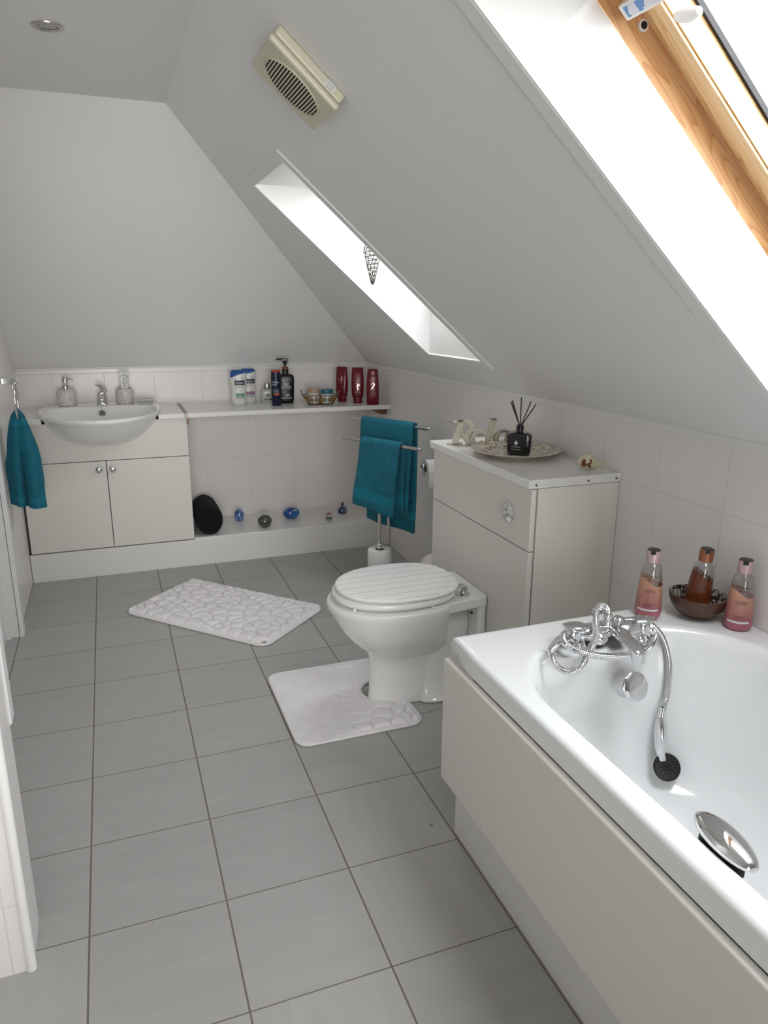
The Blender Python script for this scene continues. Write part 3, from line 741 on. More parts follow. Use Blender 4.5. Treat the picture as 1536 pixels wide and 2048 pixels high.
for i in range(NZ + 1):
    q = i / NZ; z = 0.022 + 0.393 * (1 - q)            # from the ring down
    # width grows from the gather downwards
    wx = 0.018 + 0.041 * min(1, (q / 0.5)) ** 0.7 - 0.006 * max(0, q - 0.75); wy = 0.035 + 0.03 * min(1, q * 2)
    row = []
    for k in range(NR + 1):
        a = 2 * PI * k / NR
        fold = 1 + 0.20 * math.cos(3 * a + 1.2 * q + 0.6) * min(1, 0.35 + q) + 0.10 * math.cos(7 * a + 2 * q) - 0.40 * math.exp(-((((a - 4.55 + PI) % (2 * PI)) - PI) / 0.16) ** 2) * min(1, 0.2 + 1.2 * q)
        nn = noise.noise(Vector((math.cos(a) * 1.3, math.sin(a) * 1.3, q * 4))) * 0.08
        zoff = -0.014 * math.cos(a + 0.4) * q if q > 0.5 else 0
        row.append((wx * (fold + nn) * math.cos(a) + 0.002 + 0.004 * q, wy * (fold + nn) * math.sin(a), z + zoff))
    P.append(row)
mb.grid(P); top = [Vector(p) for p in P[0][:-1]]
mb.add(top + [(0.004, 0, 0.437)], [(k, (k + 1) % NR, NR) for k in range(NR)]); mb.add(P[-1][:-1], [tuple(range(NR))[::-1]])
build('towel_cloth', mb, TEAL, t, angle=75)

# ================================================================== SHELF ITEMS
FACE = lambda x, y: math.atan2(x - 0.15, y + 3.84) * -1.0     # turn the front (-Y) towards the middle of the room
PRINT = mat('dark_navy_print', (0.008, 0.012, 0.05), 0.45, noise_s=20, noise_amt=0.05)
WPRINT = mat('white_print', (0.62, 0.62, 0.62), 0.5, noise_s=20, noise_amt=0.02)
def sanex(x, y, rz, label, strip, name='shower_gel_bottle'):
    t = thing(name, label, 'bottle', (x, y, ZW), rz, 'white and blue shower gel bottles')
    prof = [(0.0, 0.028, 0.017), (0.004, 0.033, 0.020), (0.02, 0.038, 0.0225), (0.05, 0.040, 0.0235), (0.075, 0.0385, 0.023), (0.10, 0.041, 0.0235), (0.13, 0.043, 0.024), (0.150, 0.0435, 0.024), (0.175, 0.042, 0.022), (0.185, 0.037, 0.018), (0.190, 0.030, 0.012)]
    m, nt, b = nodemat('white_blue_gel_plastic'); tc = nt.nodes.new('ShaderNodeTexCoord'); sp = nt.nodes.new('ShaderNodeSeparateXYZ'); nt.links.new(tc.outputs['Object'], sp.inputs[0])
    k = math_node(nt, 'GREATER_THAN', sp.outputs[2], math_node(nt, 'MULTIPLY_ADD', sp.outputs[0], 0.32, 0.164))
    mx = nt.nodes.new('ShaderNodeMix'); mx.data_type = 'RGBA'; nt.links.new(k, mx.inputs['Factor']); mx.inputs['A'].default_value = (0.66, 0.66, 0.63, 1); mx.inputs['B'].default_value = (0.01, 0.08, 0.30, 1)
    nt.links.new(mx.outputs['Result'], b.inputs['Base Color']); b.inputs['Roughness'].default_value = 0.3
    bd = build('bottle_body', bottle_body(prof, 2.6), m, t)
    fn = front_fn(prof, 2.6)
    lb = MB(); put_poly(lb, (-0.020, 0.034, 0.110, 0.136), fn, 10); lg = build('logo_panel', lb, PRINT, bd)
    tx = MB(); f2 = front_fn(prof, 2.6, 0.001); put_text(tx, 'Sanex', 0.020, 0.007, 0.1225, f2, sx=0.9); build('lettering', tx, WPRINT, lg)
    tx = MB(); put_text(tx, 'EXPERT', 0.010, 0.007, 0.100, f2, sx=1.1); put_text(tx, 'SKIN HEALTH', 0.004, 0.007, 0.0945, f2); put_text(tx, '+ -70%', 0.009, 0.016, 0.147, f2, sx=0.9)
    vsr = [(0.004 * math.cos(a), 0.006 * math.sin(a)) for a in [2 * PI * k / 14 for k in range(15)]]
    for r0 in (0.0045, 0.007):
        for k in range(11):
            a, a2 = -2.2 + 3.4 * k / 11, -2.2 + 3.4 * (k + 1) / 11
            put_quad(tx, [(0.007 + r0 * math.cos(a), 0.080 + r0 * math.sin(a)), (0.007 + r0 * math.cos(a2), 0.080 + r0 * math.sin(a2)), (0.007 + (r0 + 0.0007) * math.cos(a2), 0.080 + (r0 + 0.0007) * math.sin(a2)), (0.007 + (r0 + 0.0007) * math.cos(a), 0.080 + (r0 + 0.0007) * math.sin(a))], f2, 1)
    put_text(tx, '2in1 body', 0.005, 0.009, 0.025, f2)
    build('small_print', tx, PRINT, bd)
    lb = MB(); put_poly(lb, (-0.015, 0.031, 0.050, 0.0655), fn, 8); put_poly(lb, (-0.015, 0.031, 0.034, 0.050), fn, 8, m=1)
    lp = build('strip_label', lb, [mat('strip_print', strip, 0.4, noise_s=9, noise_amt=0.03), mat('grey_strip_print', (0.36, 0.38, 0.38), 0.4, noise_s=9, noise_amt=0.03)], bd)
    tx = MB(); put_text(tx, 'MOISTURE', 0.007, 0.008, 0.0575, f2); put_text(tx, 'skin care', 0.006, 0.008, 0.043, f2); build('strip_lettering', tx, WPRINT, lp)
    return t
sanex(0.8105, 0.222, FACE(0.81, 0.22) - 0.02, 'white shower gel bottle with blue slanted top and green strip, front of two', (0.01, 0.22, 0.13))
sanex(0.878, 0.300, FACE(0.89, 0.26) + 0.05, 'white shower gel bottle with blue slanted top and purple strip, half hidden behind another', (0.22, 0.05, 0.16))

# aftershave balm
t = thing('aftershave_bottle', 'small frosted glass aftershave bottle with ridged silver cap', 'bottle', (0.977, 0.268, ZW), FACE(0.98, 0.26))
prof = [(0, 0.030, 0.017), (0.004, 0.033, 0.019), (0.05, 0.0345, 0.020), (0.066, 0.034, 0.0195), (0.074, 0.028, 0.016), (0.078, 0.014, 0.012)]
bd = build('bottle_body', bottle_body(prof, 3.5), mat('frosted_cream_glass', (0.55, 0.56, 0.52), 0.12, coat=0.5, noise_s=12, noise_amt=0.02, trans=0.15), t)
mb = MB(); mb.lathe([((0.0155 if k % 2 else 0.0149), 0.078 + 0.0315 * 0) for k in range(1)] + [(0.0155, 0.079), (0.0165, 0.082), (0.0165, 0.106), (0.015, 0.110), (0.001, 0.111)], seg=36); build('cap', mb, M['steel'], t)
fn = front_fn(prof, 3.5); f2 = front_fn(prof, 3.5, 0.001)
lb = MB(); lb.add([fn(0.002, 0.046)] + [fn(0.002 + 0.0125 * math.cos(2 * PI * k / 24), 0.046 + 0.0125 * math.sin(2 * PI * k / 24)) for k in range(24)], [(0, 1 + k, 1 + (k + 1) % 24) for k in range(24)])
put_poly(lb, (-0.016, 0.022, 0.016, 0.026), fn, 6); lg = build('label', lb, M['black'], bd)
tx = MB(); put_text(tx, 'NIVEA', 0.007, 0.002, 0.046, f2); put_text(tx, 'MEN', 0.006, 0.003, 0.021, f2); build('lettering', tx, WPRINT, lg)

# shaving gel can
t = thing('shaving_gel_can', 'dark blue shaving gel can with an orange-red rim', 'can', (1.0, 0.138, ZW), FACE(1, .13) - 0.1)
m = mat('navy_can_lacquer', (0.004, 0.009, 0.036), 0.30, metal=0.1, coat=0.1, noise_s=6, noise_amt=0.05)
prof = [(0, 0.024, 0.024), (0.003, 0.026, 0.026), (0.12, 0.0265, 0.0265), (0.150, 0.0265, 0.0265), (0.168, 0.026, 0.026), (0.184, 0.025, 0.025)]
bd = build('can_body', bottle_body(prof, 2), m, t)
mb = MB(); mb.lathe([(0.0253, 0.181), (0.0258, 0.187), (0.022, 0.192), (0.012, 0.1935), (0.001, 0.1935)], seg=32); build('top_ring', mb, mat('orange_red_plastic', (0.42, 0.055, 0.02), 0.35, noise_s=8, noise_amt=0.05), t)
fn = front_fn(prof, 2); f2 = front_fn(prof, 2, 0.0008)
tx = MB(); put_text(tx, 'Gillette', 0.0155, 0.001, 0.128, f2, sx=0.75); put_text(tx, 'PRO', 0.012, -0.006, 0.114, f2); put_text(tx, 'SHAVING GEL', 0.0065, 0.002, 0.086, f2, sx=0.8); put_text(tx, 'ICY COOL', 0.0065, 0.001, 0.078, f2); put_text(tx, 'MENTHOL', 0.0065, 0.003, 0.071, f2)
build('lettering', tx, WPRINT, bd)
lb = MB(); put_poly(lb, (-0.010, 0.020, 0.058, 0.067), fn, 6); build('orange_stripe', lb, mat('orange_print', (0.50, 0.10, 0.03), 0.4, noise_s=8, noise_amt=0.05), bd)

# black pump shampoo
t = thing('pump_shampoo_bottle', 'large black pump bottle with pale lettering beside the shaving gel', 'bottle', (1.075, 0.232, ZW), FACE(1.08, .225) + 0.08)
prof = [(0, 0.036, 0.024), (0.004, 0.041, 0.027), (0.02, 0.0445, 0.029), (0.09, 0.0465, 0.030), (0.125, 0.0475, 0.030), (0.146, 0.047, 0.029), (0.156, 0.041, 0.025), (0.163, 0.020, 0.018), (0.166, 0.015, 0.015), (0.172, 0.015, 0.015)]
bd = build('bottle_body', bottle_body(prof, 3.2), mat('gloss_black_plastic', (0.004, 0.004, 0.0045), 0.30, coat=0.0, noise_s=6, noise_amt=0.1), t)
mb = MB(); mb.lathe([(0.0185, 0.171), (0.0185, 0.186), (0.017, 0.188)], seg=28); build('collar', mb, M['black'], t)
mb = MB(); mb.lathe([(0.0175, 0.187), (0.0175, 0.198), (0.014, 0.201), (0.001, 0.201)], seg=28); build('lock_ring', mb, mat('bronze_plastic', (0.22, 0.06, 0.025), 0.35, noise_s=8, noise_amt=0.05), t)
mb = MB(); mb.lathe([(0.0055, 0.20), (0.0055, 0.214), (0.011, 0.215), (0.013, 0.232), (0.001, 0.233)], seg=20)
mb.box(-0.020, 0.018, -0.011, 0.011, 0.231, 0.247); mb.tube([(-0.012, 0, 0.242), (-0.035, 0, 0.243), (-0.050, 0, 0.239)], [0.007, 0.0055, 0.004], 10)
build('pump', mb, M['black'], t, bevel=0.002)
fn = front_fn(prof, 3.2); f2 = front_fn(prof, 3.2, 0.0009)
GP = mat('silver_print', (0.30, 0.30, 0.31), 0.4, noise_s=12, noise_amt=0.04)
tx = MB(); put_text(tx, "L'OREAL", 0.0175, 0, 0.141, f2, sx=0.95); put_text(tx, 'MEN EXPERT', 0.011, 0, 0.128, f2, sx=1.0)
put_quad(tx, [(-0.019, 0.115), (0.019, 0.115), (0.013, 0.109), (-0.013, 0.109)], fn, 4); put_quad(tx, [(-0.014, 0.1085), (0.014, 0.1085), (0.014, 0.099), (-0.014, 0.099)], fn, 4)
put_text(tx, '5in1', 0.016, -0.013, 0.065, f2); put_text(tx, 'CARBON TOTAL BODY', 0.005, 0, 0.056, f2); put_poly(tx, (-0.008, 0.018, 0.040, 0.052), fn, 4); put_poly(tx, (-0.030, 0.030, 0.028, 0.034), fn, 6)
build('lettering', tx, GP, bd)
lb = MB(); put_poly(lb, (-0.027, 0.029, 0.081, 0.098), fn, 8); lp = build('name_panel', lb, mat('grey_print', (0.22, 0.23, 0.23), 0.4, noise_s=12, noise_amt=0.04), bd)
tx = MB(); put_text(tx, 'Pure', 0.007, -0.014, 0.093, f2); put_text(tx, 'Carbon', 0.007, -0.006, 0.085, f2); build('panel_lettering', tx, M['black'], lp)
tx = MB(); put_text(tx, 'SHOWER GEL', 0.0065, 0, 0.0755, f2); build('red_lettering', tx, mat('red_print', (0.35, 0.05, 0.03), 0.5, noise_s=9, noise_amt=0.03), bd)

# wire basket with jars
WIRE = mat('antique_brown_wire', (0.16, 0.085, 0.030), 0.45, metal=0.7, noise_s=60, noise_amt=0.4)
BRZ = mat('bronze_leaf_metal', (0.30, 0.16, 0.035), 0.4, metal=0.6, noise_s=60, noise_amt=0.35)
t = thing('wire_basket', 'small brown wire basket with scrolls and leaf shapes holding two jars', 'basket', (1.243, 0.115, ZW), FACE(1.24, .1) + 0.03)
mb = MB()
b0, b1 = [sup_ring(0, 0, 0.066, 0.034, 5, 0.003, 40)], [sup_ring(0, 0, 0.100, 0.055, 5, 0.052, 40)]
mb.tube(b0[0], 0.0018, 6, loop=True); mb.tube(b1[0], 0.0020, 6, loop=True); mb.tube(sup_ring(0, 0, 0.083, 0.045, 5, 0.027, 40), 0.0012, 6, loop=True)
for k in range(40):
    if k % 2: continue
    mb.tube([b0[0][k], b1[0][k]], 0.0013, 5)
for k in range(-3, 4): mb.tube([(-0.066, k * 0.01, 0.003), (0.066, k * 0.01, 0.003)], 0.0012, 5)
def wall_pt(u, h, s=-1):      # point on the long side (u in -1..1, h 0..1)
    return (u * (0.066 + 0.034 * h), s * (0.034 + 0.021 * h) - 0.002 * (1 if s < 0 else -1), 0.003 + 0.049 * h)
for s in (-1, 1):
    for cu in (-0.45, 0.45):
        for dirn in (-1, 1):
            sp_ = []
            for k in range(26):
                a = k / 25 * 3.6 * PI; r = 0.34 * (1 - k / 27)
                sp_.append(wall_pt(cu + dirn * (0.18 - r * 0.50 * math.cos(a)), 0.52 + r * math.sin(a) * 0.9, s))
            mb.tube(sp_, 0.0011, 5)
build('wire_frame', mb, WIRE, t)
for (u, s) in ((-0.86, -1), (0.0, -1), (0.78, -1)):
    mb = MB(); q = [(0, -0.34), (0.16, -0.12), (0.24, 0.14), (0.10, 0.30), (0, 0.22), (-0.10, 0.30), (-0.24, 0.14), (-0.16, -0.12)]
    hh = 0.58 if u else 0.45
    vs = [Vector(wall_pt(u + a * 0.62, hh + b, s)) + Vector((0, -0.0015, 0)) for a, b in q] + [Vector(wall_pt(u + a * 0.62, hh + b, s)) + Vector((0, -0.0003, 0)) for a, b in q]
    mb.add(vs, [tuple(range(8)), tuple(range(8, 16))[::-1]] + [(k, (k + 1) % 8, 8 + (k + 1) % 8, 8 + k) for k in range(8)])
    build('leaf', mb, BRZ, t, flat=True)
for s in (-1, 1):
    mb = MB(); mb.tube([(s * 0.099, -0.020, 0.052), (s * 0.108, -0.019, 0.080), (s * 0.108, 0.019, 0.080), (s * 0.099, 0.020, 0.052)], 0.0022, 8); build('handle', mb, WIRE, t)
rzb = FACE(1.24, .1) + 0.03
def rot2(x, y, a): return (x * math.cos(a) - y * math.sin(a), x * math.sin(a) + y * math.cos(a))
for dx, lab, lidc, glc, hh in ((-0.036, 'pale glass jar with beige lid on the left in the wire basket', (0.42, 0.28, 0.20), (0.55, 0.50, 0.45), 0.072), (0.037, 'pale glass jar with teal lid on the right in the wire basket', (0.01, 0.13, 0.18), (0.50, 0.52, 0.50), 0.066)):
    px, py = rot2(dx, 0.004, rzb)
    t = thing('cream_jar', lab, 'jar', (1.243 + px, 0.115 + py, ZW + 0.0045), rzb, 'jars in the wire basket')
    bd = MB(); bd.lathe([(0.028, 0), (0.0315, 0.003), (0.0325, 0.010), (0.0325, hh - 0.012), (0.030, hh - 0.008)], seg=36); jb = build('glass', bd, mat('jar_glass', glc, 0.12, coat=0.5, noise_s=15, noise_amt=0.05), t)
    bd = MB(); bd.lathe([(0.0335, hh - 0.010), (0.0345, hh - 0.008), (0.0345, hh + 0.009), (0.0325, hh + 0.012), (0.001, hh + 0.012)], seg=40); build('lid', bd, mat('jar_lid', lidc, 0.35, noise_s=15, noise_amt=0.05), t)
    tx = MB(); f2 = lambda x, z: (x, -math.sqrt(max(0, 0.0331 ** 2 - x * x)), z); put_text(tx, 'body butter', 0.008, 0, hh * 0.45, f2); build('lettering', tx, mat('brown_print', (0.10, 0.05, 0.02), 0.5, noise_s=9, noise_amt=0.03), jb)

# red hair-care bottles
RED = mat('pearl_crimson_plastic', (0.135, 0.002, 0.010), 0.32, metal=0.1, coat=0.15, noise_s=6, noise_amt=0.08)
PINKP = mat('pale_pink_print', (0.42, 0.22, 0.24), 0.45, noise_s=12, noise_amt=0.04)
def red_bottle(x, y, rz, label, cond, mark):
    t = thing('hair_care_bottle', label, 'bottle', (x, y, ZW), rz, 'red hair care bottles at the right end of the shelf')
    if cond:   # stands on its cap
        capp = [(0, 0.0235, 0.017), (0.003, 0.025, 0.018), (0.028, 0.0255, 0.0185), (0.030, 0.0255, 0.0185)]
        prof = [(0.030, 0.026, 0.019), (0.036, 0.031, 0.0215), (0.06, 0.034, 0.0225), (0.10, 0.035, 0.022), (0.14, 0.034, 0.019), (0.175, 0.0325, 0.012), (0.193, 0.031, 0.005), (0.197, 0.029, 0.003)]
        build('cap', bottle_body(capp, 2.8), RED, t)
    else:
        prof = [(0, 0.030, 0.018), (0.004, 0.0335, 0.0205), (0.05, 0.0345, 0.0215), (0.10, 0.034, 0.021), (0.14, 0.032, 0.020), (0.155, 0.031, 0.019)]
        capp = [(0.155, 0.0305, 0.0185), (0.157, 0.031, 0.019), (0.186, 0.0285, 0.0175), (0.194, 0.026, 0.015), (0.196, 0.020, 0.011)]
        build('cap', bottle_body(capp, 2.6), RED, t)
    bd = build('bottle_body', bottle_body(prof, 2.6), RED, t)
    f2 = front_fn(prof, 2.6, 0.0009)
    tx = MB()
    if cond:
        if mark == 'swirl':
            put_text(tx, 'ELVIVE', 0.012, -0.004, 0.128, f2, sx=0.9); put_text(tx, 'COLOUR PROTECT', 0.0045, 0.0, 0.082, f2)
        else:
            put_text(tx, 'elvive', 0.017, 0, 0.060, f2, rot=PI, sx=0.95)
            put_text(tx, "L'OREAL", 0.007, 0, 0.160, f2, rot=PI)
            for k in range(6): put_text(tx, 'colour protecting conditioner', 0.0038, 0, 0.147 - 0.0065 * k, f2, rot=PI)
            put_text(tx, 'Q10', 0.007, 0, 0.046, f2)
    else:
        put_text(tx, "L'OREAL", 0.006, 0, 0.151, f2); put_text(tx, 'elvive', 0.0165, 0, 0.139, f2, sx=0.95); put_text(tx, 'COLOUR PROTECT', 0.0045, 0, 0.128, f2)
        for k in range(3): put_text(tx, 'caring shampoo UVA', 0.0045, 0, 0.070 - 0.006 * k, f2)
        put_text(tx, 'coloured hair', 0.0045, 0, 0.050, f2); put_text(tx, '400 ml', 0.0055, 0, 0.040, f2)
    build('lettering', tx, PINKP, bd)
    g = MB()
    if mark == 'two':
        pl = [(-0.009, 0.108), (-0.006, 0.117), (0.002, 0.121), (0.008, 0.114), (0.004, 0.103), (-0.004, 0.092), (-0.010, 0.086), (0.0, 0.087), (0.012, 0.085)]
    elif mark == 'swirl':
        pl = [(-0.004, 0.150), (0.002, 0.147), (0.006, 0.138), (0.006, 0.126), (0.002, 0.115), (-0.002, 0.108)]
    else:
        pl = [(-0.010, 0.112), (0.004, 0.106), (0.012, 0.098), (0.004, 0.104), (-0.002, 0.096), (0.002, 0.080), (-0.001, 0.070)]
    sp_ = smooth_path([(a, 0, b) for a, b in pl], 5)
    ws = [0.0007 + 0.0024 * math.sin(PI * min(1, k / (len(sp_) - 1))) ** 1.5 for k in range(len(sp_))]
    for a, b, wa, wb_ in zip(sp_, sp_[1:], ws, ws[1:]):
        put_quad(g, [(a.x - wa, a.z), (a.x + wa, a.z), (b.x + wb_, b.z), (b.x - wb_, b.z)], f2, 1)
    build('gold_swirl', g, M['gold'], bd)
red_bottle(1.396, 0.200, FACE(1.4, .2) - 0.35, 'crimson conditioner bottle behind the wire basket, leftmost of the three red bottles', True, 'swirl')
red_bottle(1.4590, 0.108, FACE(1.46, .1), 'crimson conditioner bottle upside down on its cap, middle of the three red bottles', True, 'wing')
red_bottle(1.5150, 0.012, FACE(1.51, 0) + 0.02, 'crimson shampoo bottle standing upright at the shelf end, rightmost of the three', False, 'two')

# ================================================================== LOW SHELF ORNAMENTS
ZS = 0.156
m = mat('black_terry_cloth', (0.004, 0.004, 0.005), 0.95, bump=1.0, bump_s=180, noise_s=150, noise_amt=0.5)
mb = MB(); prof = []
rg = []
for i in range(22):
    q = i / 21; yy = 0.02 + 0.30 * q
    e = 1 - 0.10 * (abs(2 * q - 1) ** 6)
    ring = []
    for k in range(44):
        a = 2 * PI * k / 44; r = 0.083 * e * (1 + 0.035 * noise.noise(Vector((math.cos(a) * 4, math.sin(a) * 4, yy * 22))))
        zz = max(-0.079, r * math.sin(a)); ring.append((0.592 + r * 0.88 * math.cos(a), yy, ZS + 0.080 + zz))
    rg.append(ring)
mb.loft(rg)
for k in range(3):
    sp_ = [(0.592 + (0.02 + 0.018 * k + 0.006 * a / 6) * 0.88 * math.cos(a), 0.0185, ZS + 0.08 + (0.02 + 0.018 * k + 0.006 * a / 6) * math.sin(a)) for a in [2 * PI * j / 30 for j in range(31)]]
    mb.tube(sp_, 0.006, 6)
t = thing('rolled_towel', 'rolled black towel at the left end of the low shelf', 'towel', (0.592, 0.18, ZS)); build('towel_cloth', mb, m, t, True, angle=70)

def glassy(name, c0, c1, scale, trans=0.35, thr=0.5, wave=False):
    m, nt, b = nodemat(name); tc = nt.nodes.new('ShaderNodeTexCoord')
    nz = nt.nodes.new('ShaderNodeTexWave' if wave else 'ShaderNodeTexNoise'); nz.inputs['Scale'].default_value = scale
    if wave: nz.bands_direction = 'Z'; nz.inputs['Distortion'].default_value = 6
    nt.links.new(tc.outputs['Object'], nz.inputs['Vector'])
    cr = nt.nodes.new('ShaderNodeValToRGB'); cr.color_ramp.elements[0].color = (*c0, 1); cr.color_ramp.elements[1].color = (*c1, 1); cr.color_ramp.elements[0].position = thr - 0.08; cr.color_ramp.elements[1].position = thr + 0.08
    nt.links.new(nz.outputs['Fac'], cr.inputs['Fac']); nt.links.new(cr.outputs['Color'], b.inputs['Base Color'])
    b.inputs['Roughness'].default_value = 0.04; b.inputs['Transmission Weight'].default_value = trans; b.inputs['Coat Weight'].default_value = 0.8
    return m
mb = MB(); mb.lathe([(0.018, 0), (0.024, 0.006), (0.0275, 0.020), (0.0265, 0.038), (0.021, 0.055), (0.012, 0.065), (0.001, 0.069)], c=(0, 0, 0), seg=32)
t = thing('glass_egg', 'pale blue glass egg paperweight beside the rolled black towel', 'glass ornament', (0.785, 0.262, ZS)); build('glass', mb, glassy('blue_fleck_glass', (0.03, 0.10, 0.36), (0.22, 0.36, 0.62), 90, 0.3), t)
mb = MB(); mb.sphere((0, 0, 0.034), 0.0395, 0.0395, 0.0375, z0=-0.9)
t = thing('glass_paperweight', 'round dark green swirled glass paperweight near the shelf edge', 'glass ornament', (0.898, 0.083, ZS)); build('glass', mb, glassy('green_swirl_glass', (0.012, 0.016, 0.008), (0.16, 0.17, 0.10), 30, 0.15, wave=True), t)
mb = MB(); mb.sphere((0, 0, 0.0325), 0.0495, 0.036, 0.0345, z0=-0.94)
t = thing('glass_paperweight', 'oval cobalt blue glass paperweight in the middle of the low shelf', 'glass ornament', (1.0785, 0.203, ZS)); o = build('glass', mb, glassy('cobalt_glass', (0.006, 0.06, 0.28), (0.02, 0.16, 0.42), 22, 0.2), t)
mb = MB()
for k in range(5):
    a = 2 * PI * k / 5; mb.sphere((0.014 + 0.008 * math.cos(a), -0.0255, 0.050 + 0.006 * math.sin(a)), 0.006, 0.003, 0.0045, 10, 6)
build('flower_inlay', mb, mat('pale_inlay', (0.5, 0.52, 0.5), 0.2, noise_s=9, noise_amt=0.05), t)
mb = MB(); mb.sphere((0, 0, 0.026), 0.028, 0.028, 0.0275, z0=-0.93)
t = thing('glass_paperweight', 'small clear round paperweight with red and green flower inside', 'glass ornament', (1.2735, 0.092, ZS))
build('glass', mb, glass_mix('clear_glass', (0.95, 0.96, 0.95), 0.16), t)
mb = MB(); mb.sphere((-0.002, 0, 0.036), 0.013, 0.011, 0.008, 12, 8); build('red_inlay', mb, mat('red_inlay', (0.42, 0.03, 0.01), 0.4, noise_s=9, noise_amt=0.1), t)
mb = MB(); mb.sphere((0.002, 0, 0.012), 0.021, 0.018, 0.005, 12, 8); mb.sphere((-0.008, 0, 0.020), 0.004, 0.012, 0.008, 10, 6); build('green_inlay', mb, mat('green_inlay', (0.02, 0.09, 0.015), 0.4, noise_s=9, noise_amt=0.1), t)
t = thing('glass_bottle', 'tiny dark blue glass bottle with bow and stopper, furthest right on the low shelf', 'glass ornament', (1.3955, 0.218, ZS))
mb = MB(); mb.lathe([(0.022, 0), (0.027, 0.004), (0.0275, 0.022), (0.020, 0.034), (0.008, 0.040), (0.007, 0.048), (0.010, 0.050)], seg=28); build('glass', mb, glassy('navy_glass', (0.004, 0.012, 0.06), (0.02, 0.06, 0.22), 60, 0.2), t)
mb = MB(); mb.lathe([(0.006, 0.050), (0.009, 0.056), (0.006, 0.062), (0.001, 0.066)], seg=16); build('stopper', mb, mat('dark_stopper', (0.08, 0.05, 0.03), 0.3, noise_s=9, noise_amt=0.1), t)
mb = MB(); mb.sphere((-0.012, -0.006, 0.043), 0.010, 0.004, 0.005, 12, 6); mb.sphere((0.012, -0.006, 0.043), 0.010, 0.004, 0.005, 12, 6); mb.tube([(0.0, -0.012, 0.043), (0.008, -0.026, 0.026), (0.016, -0.028, 0.008)], 0.0018, 6)
build('ribbon', mb, mat('silver_ribbon', (0.45, 0.47, 0.50), 0.3, noise_s=9, noise_amt=0.05), t)

# ================================================================== TOWEL STAND
BD = Vector((0.48, -0.876, 0)).normalized(); BN = Vector((0.876, 0.48, 0)).normalized()
C1, C2 = Vector((1.280, -0.750, 0)), Vector((1.345, -0.700, 0))
Z1, Z2 = 0.750, 0.830
ts = thing('towel_stand', 'free-standing brushed steel towel stand with two bars in the far corner', 'towel stand', (1.31, -0.725, 0))
mb = MB(); mb.lathe([(0.115, 0), (0.118, 0.004), (0.112, 0.010), (0.02, 0.013), (0.001, 0.013)], c=(1.305, -0.725, 0), seg=48)
build('base', mb, M['steel'], ts, True)
for c, zt in ((C1, Z1), (C2, Z2)):
    mb = MB(); mb.cyl((c.x, c.y, 0.010), (c.x, c.y, zt), 0.0085, seg=20); pl = build('pole', mb, M['steel'], ts, True)
for c, zt in ((C1, Z1), (C2, Z2)):
    mb = MB(); a = c - BD * 0.229; b = c + BD * 0.229
    mb.tube([(a.x, a.y, zt), (b.x, b.y, zt)], 0.0085, 20); mb.sphere((b.x, b.y, zt), 0.0088, seg=16, rn=8); mb.sphere((a.x, a.y, zt), 0.0088, seg=16, rn=8)
    build('bar', mb, M['steel'], ts, True)
mb = MB(); mb.lathe([(0.0085, 0.128), (0.050, 0.130), (0.050, 0.1335), (0.0085, 0.1335)], c=(C1.x, C1.y, 0), seg=32); build('roll_support', mb, M['chrome'], ts, True)
mb = MB(); mb.lathe([(0.0125, 0.243), (0.0130, 0.247), (0.0130, 0.268), (0.0115, 0.272), (0.0085, 0.274)], c=(C1.x, C1.y, 0), seg=24)
build('collar', mb, M['chrome'], ts, True)
t = thing('toilet_roll', 'white toilet roll threaded upright on the front pole of the towel stand', 'toilet roll', (C1.x, C1.y, 0.134))
def roll_mesh(h, r, ri, squash=0.0):
    mb = MB(); rings = []
    for rr, z in [(ri, 0), (r * 0.97, 0), (r, 0.003), (r, h - 0.003), (r * 0.97, h), (ri, h), (ri, h * 0.5), (ri, 0)]:
        rings.append([(rr * (1 + (squash * math.cos(4 * 2 * PI * i / 48) if rr > ri else 0)) * math.cos(2 * PI * i / 48), rr * (1 + (squash * math.cos(4 * 2 * PI * i / 48) if rr > ri else 0)) * math.sin(2 * PI * i / 48), z) for i in range(48)])
    mb.loft(rings, False, False); return mb
build('paper', roll_mesh(0.110, 0.0555, 0.0205, 0.03), M['paper'], t)
mb = MB(); mb.lathe([(0.0203, 0.001), (0.0203, 0.109), (0.0185, 0.109), (0.0185, 0.001)], seg=32, cap0=False, cap1=False); build('core', mb, M['card'], t)

